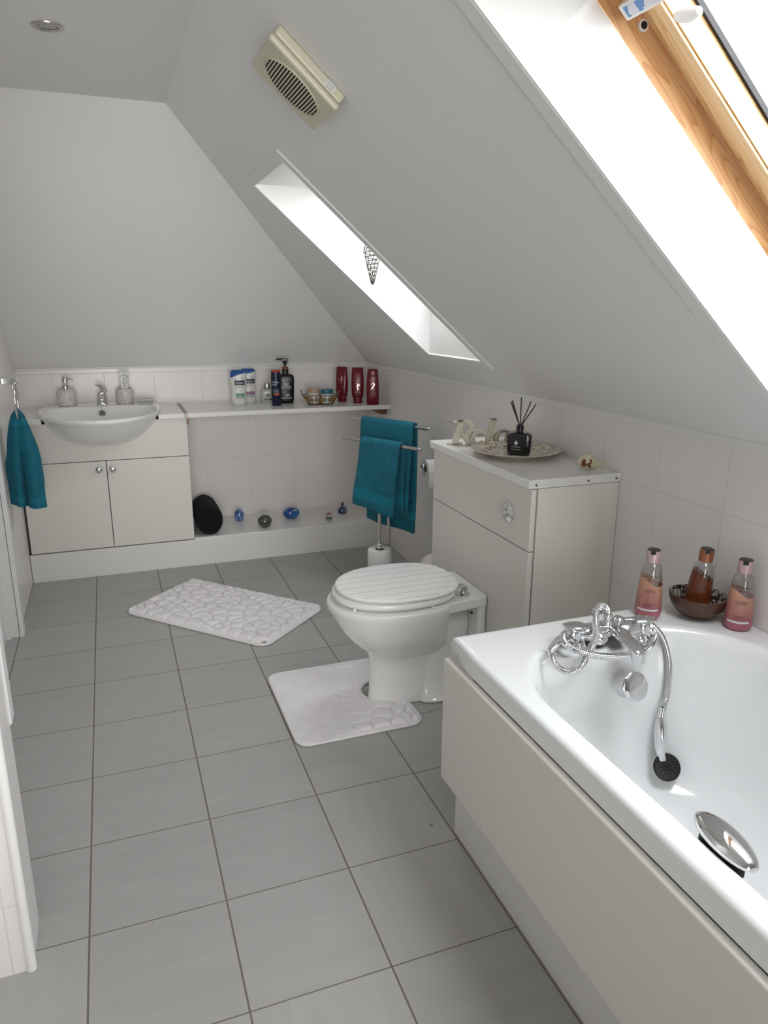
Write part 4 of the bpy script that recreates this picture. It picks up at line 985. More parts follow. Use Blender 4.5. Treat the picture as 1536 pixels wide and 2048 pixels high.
def towel(name, label, c, zt, s0, s1, lf, lb, off, seed, dip, label_rot=None, flare=0.0, thick=0.008):
    """sheet over a bar: lf front drop, lb back drop, between s0 and s1 along the bar"""
    t = thing(name, label, 'towel', (c.x, c.y, zt - lf), 0, 'teal bath towels on the steel stand')
    mb = MB(); R0 = 0.0085 + thick * 0.55; path = []
    nf, na, nb_ = 40, 10, 40
    for i in range(nf): path.append((-R0, -lf * (1 - i / nf), 1 - i / nf, -1))
    for i in range(na + 1): a = PI * i / na; path.append((-R0 * math.cos(a), R0 * math.sin(a), 0, 0))
    for i in range(1, nb_ + 1): path.append((R0, -lb * i / nb_, i / nb_, 1))
    NS = 30; P = []
    for (o_, z_, q, sd) in path:
        row = []
        for j in range(NS + 1):
            u = j / NS; s = s0 + (s1 - s0) * u
            sh_ = 0
            if sd: 
                s += flare * q * (u - 0.5) * 2 * 0 + (off * q if sd < 0 else off * 0.3 * q)
            wv = (noise.noise(Vector((u * 2.2 + seed, q * 1.8, sd * 3.1 + seed))) * 0.016 + 0.006 * math.sin(u * 9 + seed) * q) * q
            zz = z_ + (dip * (1 - u) if sd < 0 else dip * 0.7 * (1 - u)) * q * (1 if sd else 0)
            p = c + BD * s + BN * (o_ * (1 + 0.5 * q) + wv * (1 if sd else 0))
            row.append((p.x - c.x, p.y - c.y, zt + zz - (zt - lf)))
        P.append(row)
    mb.grid(P)
    o = build('towel_cloth', mb, TEAL, t, angle=80, solid=thick); o.modifiers['thickness'].use_rim = True
    return t
towel('bath_towel', 'teal terry towel folded over the upper rear bar of the steel stand', C2, Z2, -0.160, 0.150, 0.425, 0.505, -0.02, 1.3, 0.02, thick=0.012)
towel('bath_towel', 'teal terry towel folded over the lower front bar of the steel stand', C1, Z1, -0.105, 0.128, 0.335, 0.315, -0.035, 5.2, 0.035, thick=0.012)

# wall-mounted toilet roll, pot behind the WC unit
t = thing('toilet_roll_holder', 'chrome toilet roll holder on the right wall behind the WC unit', 'toilet roll holder', (XR, -0.80, 0.640))
mb = MB(); mb.cyl((0, 0, 0), (-0.008, 0, 0), 0.022); mb.cyl((-0.006, 0, 0), (-0.135, 0, 0), 0.006); mb.sphere((-0.135, 0, 0), 0.0125, seg=20, rn=10)
build('arm', mb, M['chrome'], t)
t = thing('toilet_roll', 'partly used toilet roll on the wall holder beside the WC unit', 'toilet roll', (1.535, -0.80, 0.640))
rm = roll_mesh(0.100, 0.041, 0.019); rm.v = [(p[2] - 0.05, p[0] , p[1] - 0.012) for p in rm.v]
pp = build('paper', rm, M['paper'], t)
mb = MB(); sh_ = []
for i in range(10): q = i / 9; sh_.append([(x, -0.0415 - 0.004 * math.sin(q * 4), -0.012 - 0.085 * q) for x in (-0.049, 0.049)])
mb.grid(sh_); build('loose_sheet', mb, M['paper'], t, solid=0.0008)
mb = MB(); mb.tube([(-0.0495, 0, -0.012), (0.0495, 0, -0.012)], 0.0188, 24); 
cm = MB(); cm.lathe([(0.0188, -0.0498), (0.0188, 0.0498), (0.0172, 0.0498), (0.0172, -0.0498), (0.0188, -0.0498)], seg=28, cap0=False, cap1=False, fn=lambda p: (p[2], p[0], p[1] - 0.012)); build('core', cm, M['card'], t)
t = thing('waste_pot', 'small white domed pot on the floor behind the WC unit', 'pot', (1.505, -0.90, 0))
mb = MB(); mb.lathe([(0.062, 0), (0.068, 0.004), (0.074, 0.10), (0.076, 0.175)], seg=40); build('pot_body', mb, M['wplas'], t)
mb = MB(); mb.lathe([(0.078, 0.172), (0.079, 0.180), (0.070, 0.205), (0.048, 0.228), (0.020, 0.240), (0.001, 0.242)], seg=40); build('lid', mb, mat('pinkish_white_plastic', (0.66, 0.60, 0.58), 0.4, noise_s=8, noise_amt=0.01), t)

# ================================================================== WC UNIT
XC, YN, YF2 = 1.297, -2.020, -1.308
wc = thing('wc_cabinet', 'cream boxed-in cistern cabinet with white top behind the toilet', 'cabinet', (1.45, -1.66, 0))
mb = MB(); mb.box(XC + 0.021, XR - 0.002, YN, YN + 0.018, 0, 0.825); mb.box(XC + 0.021, XR - 0.002, YF2 - 0.018, YF2, 0, 0.825)
mb.box(XC + 0.021, XC + 0.03, YN + 0.018, YF2 - 0.018, 0, 0.825); mb.box(XC + 0.03, XR - 0.002, YN + 0.018, YF2 - 0.018, 0.80, 0.825)
mb.box(XR - 0.02, XR - 0.002, YN + 0.018, YF2 - 0.018, 0, 0.825)
build('carcass', mb, M['cab'], wc, True, flat=True)
mb = MB(); mb.box(XC, XC + 0.018, YN + 0.002, YF2 - 0.002, 0.6285, 0.824); up = build('upper_panel', mb, M['cab'], wc, True, flat=True, bevel=0.003)
mb = MB(); mb.box(XC, XC + 0.018, YN + 0.002, YF2 - 0.002, 0.004, 0.6255); build('lower_panel', mb, M['cab'], wc, True, flat=True, bevel=0.003)
mb = MB(); mb.box(1.284, XR - 0.001, YN - 0.002, YF2 + 0.012, 0.826, 0.8535); tp = build('top_board', mb, M['worktop'], wc, True, flat=True, bevel=0.0035)
mb = MB(); mb.box(1.286, XR - 0.001, YN - 0.0045, YN - 0.0022, 0.8275, 0.8545); eg = build('edging_strip', mb, M['wplas'], tp, True, flat=True, bevel=0.0006)
for x in (1.307, 1.490, 1.592):
    mb = MB(); mb.cyl((x, YN - 0.0043, 0.8385), (x, YN - 0.0062, 0.8385), 0.0036, 0.003, seg=14); sc_ = build('screw', mb, mat('dull_dark_steel', (0.09, 0.08, 0.07), 0.5, 0.6, noise_s=40, noise_amt=0.1), tp, True)
mb = MB(); f_ = lambda p: (XC - p[2], -1.888 + p[0], 0.722 + p[1])
mb.lathe([(0.033, 0), (0.033, 0.003), (0.022, 0.010), (0.0165, 0.011)], seg=36, fn=f_, cap1=False)
mb.lathe([(0.0165, 0.008), (0.0165, 0.022), (0.014, 0.0245), (0.001, 0.025)], seg=30, fn=f_)
build('flush_button', mb, M['chrome'], up, True)

# toilet
YT = -1.655
tl = thing('toilet', 'white back-to-wall toilet with closed slatted wooden lid', 'toilet', (1.05, YT, 0))
def egg(xf, xb, hw, z, N=56, yb=0.55, n=2.15, cyo=0.0):
    """long axis X; front rounded, back blunter"""
    xm = xf + (xb - xf) * 0.52; out = []
    for k in range(N):
        a = 2 * PI * k / N; c, s = math.cos(a), math.sin(a)
        x = xm + ((xb - xm) * spow(c, 2 / 2.6) if c > 0 else (xm - xf) * spow(c, 2 / n))
        nn = 2.6 if c > 0 else n
        out.append((x, YT + cyo + hw * spow(s, 2 / nn), z))
    return out
mb = MB()
mb.loft([egg(0.912, 1.27, 0.062, 0.0), egg(0.908, 1.27, 0.066, 0.012), egg(0.912, 1.262, 0.063, 0.05), egg(0.914, 1.255, 0.062, 0.12), egg(0.912, 1.24, 0.064, 0.175), egg(0.900, 1.22, 0.078, 0.200), egg(0.874, 1.20, 0.108, 0.222), egg(0.840, 1.19, 0.137, 0.255),
         egg(0.808, 1.19, 0.158, 0.295), egg(0.788, 1.20, 0.169, 0.335), egg(0.773, 1.21, 0.178, 0.365), egg(0.768, 1.215, 0.181, 0.382), egg(0.770, 1.213, 0.180, 0.391), egg(0.782, 1.20, 0.170, 0.395)])
def sbox(mb, x0, x1, hy, z0, z1, taper=0.0, r=0.02, cyo=0):
    pts = []
    for (cx, cy, a0) in ((x1 - r, hy - r, 0), (x0 + r, hy - taper - r, PI / 2), (x0 + r, -hy + taper + r, PI), (x1 - r, -hy + r, 1.5 * PI)):
        for k in range(6): a = a0 + PI / 2 * k / 5; pts.append((cx + r * math.cos(a), YT + cyo + cy + r * math.sin(a)))
    mb.loft([[(x, y, z) for x, y in pts] for z in (z0, z1)])
sbox(mb, 1.08, 1.2955, 0.132, 0.362, 0.3985, taper=-0.028, r=0.012)
sbox(mb, 1.262, 1.2955, 0.128, 0.001, 0.375, r=0.012)
mb.loft([sup_ring(1.17, YT, 0.105, w_, 3, z, 40) for z, w_ in ((0.001, 0.094), (0.010, 0.096), (0.03, 0.078), (0.10, 0.068), (0.20, 0.070), (0.27, 0.085), (0.33, 0.078), (0.365, 0.07))])
pan = build('pan', mb, M['ceramic'], tl, True, angle=50, bevel=0.004)
mb = MB(); mb.cyl((1.235, YT - 0.126, 0.345), (1.235, YT - 0.1335, 0.345), 0.004, seg=12); build('fixing_hole', mb, M['black'], pan, True)
mb = MB()
for y in (-0.15, 0.15):
    for x in (0.83, 1.08): mb.cyl((x, YT + y * (0.62 if x < 0.9 else 1), 0.394), (x, YT + y * (0.62 if x < 0.9 else 1), 0.406), 0.006, seg=12)
mb.loft([egg(0.794, 1.205, 0.166, 0.4045), egg(0.788, 1.208, 0.172, 0.408), egg(0.786, 1.209, 0.174, 0.416), egg(0.789, 1.207, 0.171, 0.4235), egg(0.797, 1.20, 0.164, 0.4255)])
build('seat', mb, M['seat'], tl, True, angle=50)
# lid with slat grooves (pattern of the lid surface)
m, nt, b = nodemat('white_slatted_lid'); g = nt.nodes.new('ShaderNodeNewGeometry'); sp = nt.nodes.new('ShaderNodeSeparateXYZ'); nt.links.new(g.outputs['Position'], sp.inputs[0])
mk = math_node(nt, 'MULTIPLY', grid_mask(nt, sp.outputs[1], YT + 0.022, 0.046, 0.0016), math_node(nt, 'GREATER_THAN', sp.outputs[2], 0.4425))
mx = nt.nodes.new('ShaderNodeMix'); mx.data_type = 'RGBA'; nt.links.new(mk, mx.inputs['Factor']); mx.inputs['A'].default_value = (0.88, 0.88, 0.86, 1); mx.inputs['B'].default_value = (0.28, 0.28, 0.27, 1)
nt.links.new(mx.outputs['Result'], b.inputs['Base Color']); b.inputs['Roughness'].default_value = 0.18
bp = nt.nodes.new('ShaderNodeBump'); bp.invert = True; bp.inputs['Distance'].default_value = 0.001; bp.inputs['Strength'].default_value = 0.6; nt.links.new(mk, bp.inputs['Height']); nt.links.new(bp.outputs['Normal'], b.inputs['Normal'])
mb = MB(); mb.loft([egg(0.804, 1.212, 0.166, 0.4295), egg(0.799, 1.216, 0.171, 0.433), egg(0.798, 1.217, 0.172, 0.439), egg(0.801, 1.214, 0.168, 0.4435), egg(0.812, 1.205, 0.159, 0.4455)])
build('lid', mb, m, tl, True, angle=35)
for sy in (-1, 1):
    mb = MB(); y = YT + sy * 0.088
    mb.lathe([(0.024, 0.3985), (0.024, 0.4015), (0.012, 0.404), (0.008, 0.412)], c=(1.222, y, 0), seg=24); mb.cyl((1.222, y - 0.018, 0.424), (1.222, y + 0.018, 0.424), 0.0085, seg=18); mb.box(1.196, 1.222, y - 0.013, y + 0.013, 0.4262, 0.4285); mb.cyl((1.222, y, 0.405), (1.222, y, 0.424), 0.006)
    build('hinge', mb, M['chrome'], tl, True)

# ------------------------------------------------------------------ things on the WC unit
ZT = 0.8537
CREAM = mat('distressed_cream_paint', (0.56, 0.52, 0.42), 0.6, noise_s=70, noise_amt=0.18, bump=0.3, bump_s=150)
rl = thing('relax_sign', 'cream wooden letters spelling Relax standing against the tiles', 'sign', (1.36, -1.385, ZT), rz=math.radians(-62) )
# letters are laid out along local X, standing up, 22 mm thick; widths vary like a serif face
def ribbon(mb, pts, ws, z=0.011):
    P = [Vector((a, b, 0)) for a, b in pts]
    L, R = [], []
    for i, p in enumerate(P):
        a = P[max(i - 1, 0)]; c = P[min(i + 1, len(P) - 1)]; d = (c - a).normalized(); n = Vector((-d.y, d.x, 0)); L.append(p + n * ws[i] / 2); R.append(p - n * ws[i] / 2)
    for i in range(len(P) - 1):
        mb.prism([(L[i].x, L[i].y), (R[i].x, R[i].y), (R[i + 1].x, R[i + 1].y), (L[i + 1].x, L[i + 1].y)], lambda a, b, h: (a + b * 0.16, h, b), -z, z)
def arc(cx, cy, rx, ry, a0, a1, n, w0, w1, wm):
    pts, ws = [], []
    for i in range(n + 1):
        q = i / n; a = math.radians(a0 + (a1 - a0) * q); pts.append((cx + rx * math.cos(a), cy + ry * math.sin(a))); ws.append(w0 * (1 - q) + w1 * q + (wm - (w0 + w1) / 2) * math.sin(PI * q))
    return pts, ws
HC = 0.088
def letter(n):
    mb = MB()
    if n == 'R':
        ribbon(mb, [(0.016, 0.0), (0.016, HC)], [0.017] * 2); ribbon(mb, [(-0.006, 0.003), (0.036, 0.003)], [0.006] * 2); ribbon(mb, [(-0.004, HC - 0.003), (0.034, HC - 0.003)], [0.006] * 2)
        ribbon(mb, *arc(0.030, 0.065, 0.021, 0.020, 90, -90, 14, 0.006, 0.006, 0.018)); ribbon(mb, [(0.018, 0.045), (0.032, 0.045)], [0.006] * 2)
        ribbon(mb, [(0.032, 0.045), (0.044, 0.022), (0.054, 0.006), (0.062, 0.003)], [0.015, 0.015, 0.014, 0.006])
    if n == 'e':
        ribbon(mb, *arc(0.018, 0.026, 0.018, 0.024, 20, 325, 22, 0.006, 0.006, 0.015)); ribbon(mb, [(0.004, 0.030), (0.035, 0.034)], [0.006] * 2)
    if n == 'l':
        ribbon(mb, [(0.010, 0.0), (0.010, 0.094)], [0.016] * 2); ribbon(mb, [(-0.003, 0.003), (0.023, 0.003)], [0.006] * 2); ribbon(mb, [(-0.005, 0.091), (0.018, 0.091)], [0.006] * 2)
    if n == 'a':
        ribbon(mb, *arc(0.017, 0.026, 0.017, 0.024, 55, 325, 22, 0.006, 0.006, 0.015)); ribbon(mb, [(0.034, 0.050), (0.034, 0.010), (0.043, 0.004)], [0.014, 0.014, 0.006]); ribbon(mb, *arc(0.020, 0.036, 0.015, 0.014, 20, 140, 8, 0.008, 0.006, 0.008))
    if n == 'x':
        ribbon(mb, [(0.004, 0.048), (0.036, 0.002)], [0.014] * 2); ribbon(mb, [(0.034, 0.048), (0.004, 0.002)], [0.006] * 2); ribbon(mb, [(-0.003, 0.049), (0.014, 0.049)], [0.005] * 2); ribbon(mb, [(0.026, 0.049), (0.042, 0.049)], [0.005] * 2); ribbon(mb, [(-0.004, 0.0025), (0.012, 0.0025)], [0.005] * 2); ribbon(mb, [(0.026, 0.0025), (0.044, 0.0025)], [0.005] * 2)
    return mb
cx_ = 0.0
SIGN = []
for ch, adv in (('R', 0.062), ('e', 0.038), ('l', 0.030), ('a', 0.046), ('x', 0.04)):
    lm = letter(ch); lm.v = [((p[0] + cx_) * 1.30, p[1], p[2]) for p in lm.v]
    SIGN.append((ch, lm)); cx_ += adv
rl.rotation_euler = (0, 0, 0); rl.location = (1.315, -1.405, ZT + 0.0012)
SROT = math.radians(-17)
rl.rotation_euler = (0, 0, SROT)
for ch, lm in SIGN:
    build('letter', lm, CREAM, rl, flat=True)
# plate
pm, nt, b = nodemat('floral_plate_glaze'); tc = nt.nodes.new('ShaderNodeTexCoord'); sp = nt.nodes.new('ShaderNodeSeparateXYZ'); nt.links.new(tc.outputs['Object'], sp.inputs[0])
r2 = math_node(nt, 'SQRT', math_node(nt, 'ADD', math_node(nt, 'POWER', sp.outputs[0], 2.0), math_node(nt, 'POWER', sp.outputs[1], 2.0)))
rimk = math_node(nt, 'MULTIPLY', math_node(nt, 'GREATER_THAN', r2, 0.074), math_node(nt, 'GREATER_THAN', sp.outputs[2], 0.0062))
rimk = math_node(nt, 'MULTIPLY', rimk, math_node(nt, 'LESS_THAN', r2, 0.153))
def blot(scale, thr, seed, col, prev, dist=0.6):
    mp = nt.nodes.new('ShaderNodeMapping'); mp.inputs['Location'].default_value = (seed, seed * 1.7, 0); nt.links.new(tc.outputs['Object'], mp.inputs['Vector'])
    nz = nt.nodes.new('ShaderNodeTexNoise'); nz.inputs['Scale'].default_value = scale; nz.inputs['Detail'].default_value = 1.5; nz.inputs['Distortion'].default_value = dist
    nt.links.new(mp.outputs[0], nz.inputs['Vector'])
    k = math_node(nt, 'MULTIPLY', math_node(nt, 'GREATER_THAN', nz.outputs['Fac'], thr), rimk)
    mx = nt.nodes.new('ShaderNodeMix'); mx.data_type = 'RGBA'; nt.links.new(k, mx.inputs['Factor'])
    if isinstance(prev, tuple): mx.inputs['A'].default_value = (*prev, 1)
    else: nt.links.new(prev, mx.inputs['A'])
    mx.inputs['B'].default_value = (*col, 1); return mx.outputs['Result']
c_ = blot(60, 0.60, 3.1, (0.50, 0.42, 0.10), (0.72, 0.69, 0.62)); c_ = blot(45, 0.58, 7.7, (0.14, 0.18, 0.04), c_, 2.0); c_ = blot(38, 0.575, 1.2, (0.42, 0.13, 0.16), c_, 1.0); c_ = blot(90, 0.61, 5.0, (0.14, 0.03, 0.04), c_, 2.0)
nt.links.new(c_, b.inputs['Base Color']); b.inputs['Roughness'].default_value = 0.12; b.inputs['Coat Weight'].default_value = 0.5
t = thing('dinner_plate', 'cream plate with pink and green floral rim on the WC cabinet top', 'plate', (1.449, -1.655, ZT))
mb = MB(); R_ = 0.156
mb.lathe([(0.080, 0.0), (0.086, 0.0), (0.090, 0.006), (0.116, 0.0125), (R_ - 0.002, 0.0205), (R_, 0.0225), (R_ - 0.003, 0.0235), (0.122, 0.0175), (0.106, 0.0125), (0.098, 0.0080), (0.080, 0.0068), (0.001, 0.0066)], seg=72)
build('plate_body', mb, pm, t, angle=60)
# reed diffuser
t = thing('reed_diffuser', 'square black reed diffuser bottle with black reeds standing on the floral plate', 'reed diffuser', (1.446, -1.684, ZT + 0.0068), rz=FACE(1.43, -1.7) - 0.12)
prof = [(0, 0.034, 0.022), (0.003, 0.0375, 0.0245), (0.012, 0.040, 0.026), (0.035, 0.0415, 0.027), (0.060, 0.0425, 0.027), (0.069, 0.0415, 0.0265), (0.074, 0.034, 0.022), (0.077, 0.015, 0.015)]
bd = build('bottle_body', bottle_body(prof, 5), mat('black_glass', (0.006, 0.006, 0.006), 0.12, coat=0.6, noise_s=6, noise_amt=0.1), t)
mb = MB(); mb.lathe([(0.0115, 0.076), (0.0115, 0.086), (0.0135, 0.087), (0.0135, 0.092), (0.0115, 0.093), (0.0115, 0.095), (0.0135, 0.096), (0.0135, 0.0995), (0.010, 0.1005), (0.006, 0.0985)], seg=28); build('neck_collar', mb, M['black'], t)
tips = [(-0.036, 0.006, 0.176), (-0.030, -0.012, 0.184), (-0.002, 0.006, 0.194), (0.032, -0.004, 0.182), (0.048, 0.004, 0.173)]
for k, (x, y, z) in enumerate(tips):
    mb = MB(); mb.tube([(-x * 0.30, -y * 0.3, 0.020), (x * 0.10, y * 0.1, 0.100), (x, y, z)], 0.0019 if k != 1 else 0.0024, 8); build('reed', mb, M['black'], t)
fn = front_fn(prof, 5, 0.0008); tx = MB()
dz = [(-0.008, 0.052), (-0.001, 0.043), (-0.008, 0.034), (-0.015, 0.043)]
put_quad(tx, dz, fn, 3)
put_quad(tx, [(-0.023, 0.0305), (0.007, 0.0305), (0.007, 0.0285), (-0.023, 0.0285)], fn, 4); put_text(tx, 'Dark Honey', 0.0062, -0.006, 0.021, fn)
build('lettering', tx, WPRINT, bd)
# bird ornament
t = thing('bird_ornament', 'small pale green stone bird ornament with brown patch near the cabinet corner', 'ornament', (1.545, -1.945, ZT), rz=math.radians(-8))
mb = MB(); rings = []
for x, r, z in [(-0.040, 0.003, 0.026), (-0.036, 0.012, 0.026), (-0.028, 0.020, 0.026), (-0.014, 0.0255, 0.027), (0.0, 0.025, 0.026), (0.012, 0.020, 0.022), (0.024, 0.012, 0.017), (0.036, 0.007, 0.015), (0.050, 0.004, 0.016), (0.060, 0.0015, 0.017)]:
    rings.append([(x, r * 0.75 * math.cos(a), max(0.0002, z + r * math.sin(a))) for a in [2 * PI * k / 24 for k in range(24)]])
mb.loft(rings); build('bird_body', mb, mat('pale_green_stone', (0.56, 0.54, 0.38), 0.2, coat=0.4, noise_s=50, noise_amt=0.1), t)
mb = MB(); random.seed(3)
for k in range(9):
    mb.sphere((-0.020 + random.uniform(-0.010, 0.016), -0.016 - random.uniform(0, 0.002), 0.010 + 0.024 * random.random()), random.uniform(0.004, 0.007), 0.003, random.uniform(0.004, 0.008), 9, 5)
build('brown_patch', mb, mat('rust_brown_stone', (0.16, 0.04, 0.008), 0.35, noise_s=120, noise_amt=0.5), t)

# ================================================================== BATH
ZB = 0.577
bt = thing('bathtub', 'white acrylic bathtub with cream front panel along the right wall', 'bathtub', (1.24, -3.2, 0.2))
K = 14; SUBD = 6
def rrect(x0, x1, y0, y1, r, z, warp=None):
    pts = []
    rc = r if hasattr(r, '__len__') else (r, r, r, r)
    cs = [(x1 - rc[0], y1 - rc[0], 0, rc[0]), (x0 + rc[1], y1 - rc[1], PI / 2, rc[1]), (x0 + rc[2], y0 + rc[2], PI, rc[2]), (x1 - rc[3], y0 + rc[3], 1.5 * PI, rc[3])]
    arcs = [[(cx + rr * math.cos(a0 + PI / 2 * k / K), cy + rr * math.sin(a0 + PI / 2 * k / K)) for k in range(K + 1)] for cx, cy, a0, rr in cs]
    for i in range(4):
        pts += arcs[i]; a = arcs[i][-1]; b = arcs[(i + 1) % 4][0]
        pts += [(a[0] + (b[0] - a[0]) * k / (SUBD + 1), a[1] + (b[1] - a[1]) * k / (SUBD + 1)) for k in range(1, SUBD + 1)]
    if warp: pts = [warp(x, y) for x, y in pts]
    return [(x, y, z) for x, y in pts]
def sm(a, b, x): q = min(1, max(0, (x - a) / (b - a))); return q * q * (3 - 2 * q)
def deck(f):
    def w_(x, y):
        if y > -2.75:
            d = 0.098 * f * sm(1.00, 1.07, x) * (1 - sm(1.28, 1.36, x)); y = min(y, max(y - d, -2.47 - d)) if y > -2.62 else y
        return x, y
    return w_
bx0, bx1, by0, by1 = 0.868, XR - 0.001, -4.06, -2.375
ix0, ix1, iy0, iy1 = 0.918, 1.530, -3.97, -2.470
mb = MB()
def outer(ins, z):
    x0, x1, y0, y1 = bx0 + ins, bx1 - ins * 0.2, by0 + ins, by1 - ins; out = []
    base = rrect(ix0 - 0.02, ix1 + 0.02, iy0 - 0.02, iy1 + 0.02, 0.275, z); per = K + 1 + SUBD
    for i, (x, y, _) in enumerate(base):
        q, r_ = divmod(i, per)
        if y > -2.745: cyy = -2.745
        elif y < -3.70: cyy = -3.70
        else: cyy = y
        dx, dy = x - 1.224, y - cyy; t = 9.0
        if dx > 1e-9: t = min(t, (x1 - 1.224) / dx)
        if dx < -1e-9: t = min(t, (x0 - 1.224) / dx)
        if dy > 1e-9: t = min(t, (y1 - cyy) / dy)
        if dy < -1e-9: t = min(t, (y0 - cyy) / dy)
        X, Y = 1.224 + dx * t, cyy + dy * t
        if r_ == K // 2:
            X = (x1 - 0.003) if dx > 0 else (x0 + 0.003); Y = (y1 - 0.003) if dy > 0 else (y0 + 0.003)
        out.append((X, Y, z))
    return out
rings = [outer(0, 0.526), outer(0, 0.566), outer(0.003, 0.5735), outer(0.010, ZB), outer(0.018, ZB)]
for ins, z, r in ((-0.020, ZB, 0.275), (-0.010, ZB, 0.27), (-0.004, ZB - 0.0008, 0.265), (0.000, ZB - 0.003, 0.262), (0.006, ZB - 0.010, 0.258), (0.012, ZB - 0.025, 0.255), (0.022, 0.50, 0.25), (0.040, 0.40, 0.24), (0.058, 0.30, 0.22), (0.075, 0.24, 0.20), (0.100, 0.208, 0.18), (0.140, 0.192, 0.15), (0.20, 0.188, 0.10), (0.26, 0.187, 0.04)):
    f = 1.0 if z > 0.49 else max(0, (z - 0.2) / 0.3) * 0.75
    y_extra = 0.0 if z > 0.5 else (0.5 - z) * 0.12
    rings.append(rrect(ix0 + ins, ix1 - ins, iy0 + ins + (0.5 - min(z, 0.5)) * 0.6, iy1 - ins - y_extra, r, z, deck(f)))
mb.loft(rings, False, True)
build('tub', mb, M['bath'], bt, True, angle=55)
# overflow knob
mb = MB(); oc = Vector((1.222, -2.612, 0.500)); od = Vector((-0.05, -0.93, 0.36)).normalized(); o1 = od.orthogonal().normalized(); o2 = od.cross(o1)
def oring(r, h, lob): return [tuple(oc + od * h + (o1 * math.cos(a) + o2 * math.sin(a)) * r * (1 + lob * math.cos(8 * a))) for a in [2 * PI * k / 64 for k in range(64)]]
mb.loft([oring(0.031, -0.025, 0), oring(0.031, 0.004, 0), oring(0.033, 0.006, 0.0), oring(0.0345, 0.010, 0.014), oring(0.034, 0.014, 0.014), oring(0.030, 0.0165, 0.008), oring(0.015, 0.0176, 0.0), oring(0.002, 0.0178, 0.0)])
build('overflow_knob', mb, M['chrome'], bt, True)
# grip handle on the inner rim
gh = MB(); gc = Vector((0.944, -3.160, 0.580)); rings = []
gd = Vector((-0.13, -1, 0)).normalized(); gs = Vector((0, 0, 1)).cross(gd)
for k in range(25):
    q = k / 24; r = math.sin(PI * (0.02 + 0.96 * q)) ** 0.42; cc = gc + gd * (-0.061 + 0.122 * q)
    rings.append([tuple(cc + gs * 0.027 * r * spow(math.cos(a), 0.9) + Vector((0, 0, 0.002 + (0.019 if math.sin(a) > 0 else 0.010) * r * spow(math.sin(a), 0.9)))) for a in [2 * PI * j / 32 for j in range(32)]])
gh.loft(rings); g_ = build('grip_handle', gh, M['chrome'], bt, True, angle=70)
gh = MB()
gh.loft([[(gc.x - 0.004 + 0.045 * 0.0 + gd.x * 0.045 * spow(math.cos(a), 0.7) + gs.x * 0.014 * spow(math.sin(a), 0.7), gc.y + gd.y * 0.045 * spow(math.cos(a), 0.7) + gs.y * 0.014 * spow(math.sin(a), 0.7), z) for a in [2 * PI * k / 28 for k in range(28)]] for z in (0.556, 0.586)])
build('grip_base', gh, M['rubber'], g_, True)

pb = bt
mb = MB(); mb.box(0.851, 0.870, -4.06, -2.377, 0.194, 0.5245); build('front_panel', mb, M['cab'], pb, True, flat=True, bevel=0.005)
mb = MB(); mb.box(0.905, 0.923, -4.06, -2.362, 0.0, 0.194); build('plinth', mb, M['cabw'], pb, True, flat=True, bevel=0.001)
mb = MB(); mb.box(0.923, XR - 0.05, -2.40, -2.382, 0.0, 0.52); build('end_panel', mb, M['cab'], pb, True, flat=True)

# bath mixer tap
mt = thing('bath_mixer_tap', 'chrome bath and shower mixer tap on the far end of the bathtub', 'tap', (1.205, -2.540, ZB))
def up_(x): return x
mb = MB()
for x, y in ((1.130, -2.522), (1.286, -2.546)):
    mb.lathe([(0.027, 0), (0.027, 0.003), (0.021, 0.008), (0.018, 0.014), (0.018, 0.026)], c=(x, y, ZB), seg=28)
sp_ = smooth_path([(1.106, -2.518, 0.606), (1.130, -2.522, 0.609), (1.17, -2.530, 0.606), (1.208, -2.536, 0.608), (1.25, -2.541, 0.606), (1.286, -2.546, 0.606), (1.306, -2.549, 0.604)], 5)
mb.tube(sp_, [0.0205 + 0.0035 * math.cos(i / (len(sp_) - 1) * 6 * PI) for i in range(len(sp_))], 24)
mb.sphere((1.170, -2.546, 0.601), 0.022, 0.020, 0.018)
mb.lathe([(0.014, 0.0), (0.012, 0.014), (0.0105, 0.018), (0.0105, 0.022)], c=(1.200, -2.533, 0.614), seg=24)
build('tap_body', mb, M['chrome'], mt, True, angle=60)
# spout
mb = MB(); rings = []
for k, (x, y, z, w_, h_) in enumerate([(1.212, -2.535, 0.614, 0.021, 0.013), (1.212, -2.565, 0.614, 0.021, 0.011), (1.210, -2.60, 0.611, 0.020, 0.010), (1.207, -2.63, 0.606, 0.019, 0.010), (1.204, -2.648, 0.602, 0.017, 0.010), (1.203, -2.656, 0.600, 0.010, 0.007)]):
    rings.append([(x + w_ * spow(math.cos(a), 0.8), y, z + h_ * spow(math.sin(a), 0.8)) for a in [2 * PI * j / 28 for j in range(28)]])
mb.loft(rings); mb.cyl((1.204, -2.642, 0.604), (1.204, -2.643, 0.580), 0.0155, 0.0145)
build('spout', mb, M['chrome'], mt, True, angle=60)
mb = MB(); mb.lathe([(0.006, 0), (0.006, 0.012), (0.012, 0.014), (0.0135, 0.020), (0.010, 0.024), (0.001, 0.025)], c=(1.221, -2.545, 0.622), seg=20); build('diverter_knob', mb, M['chrome'], mt, True)
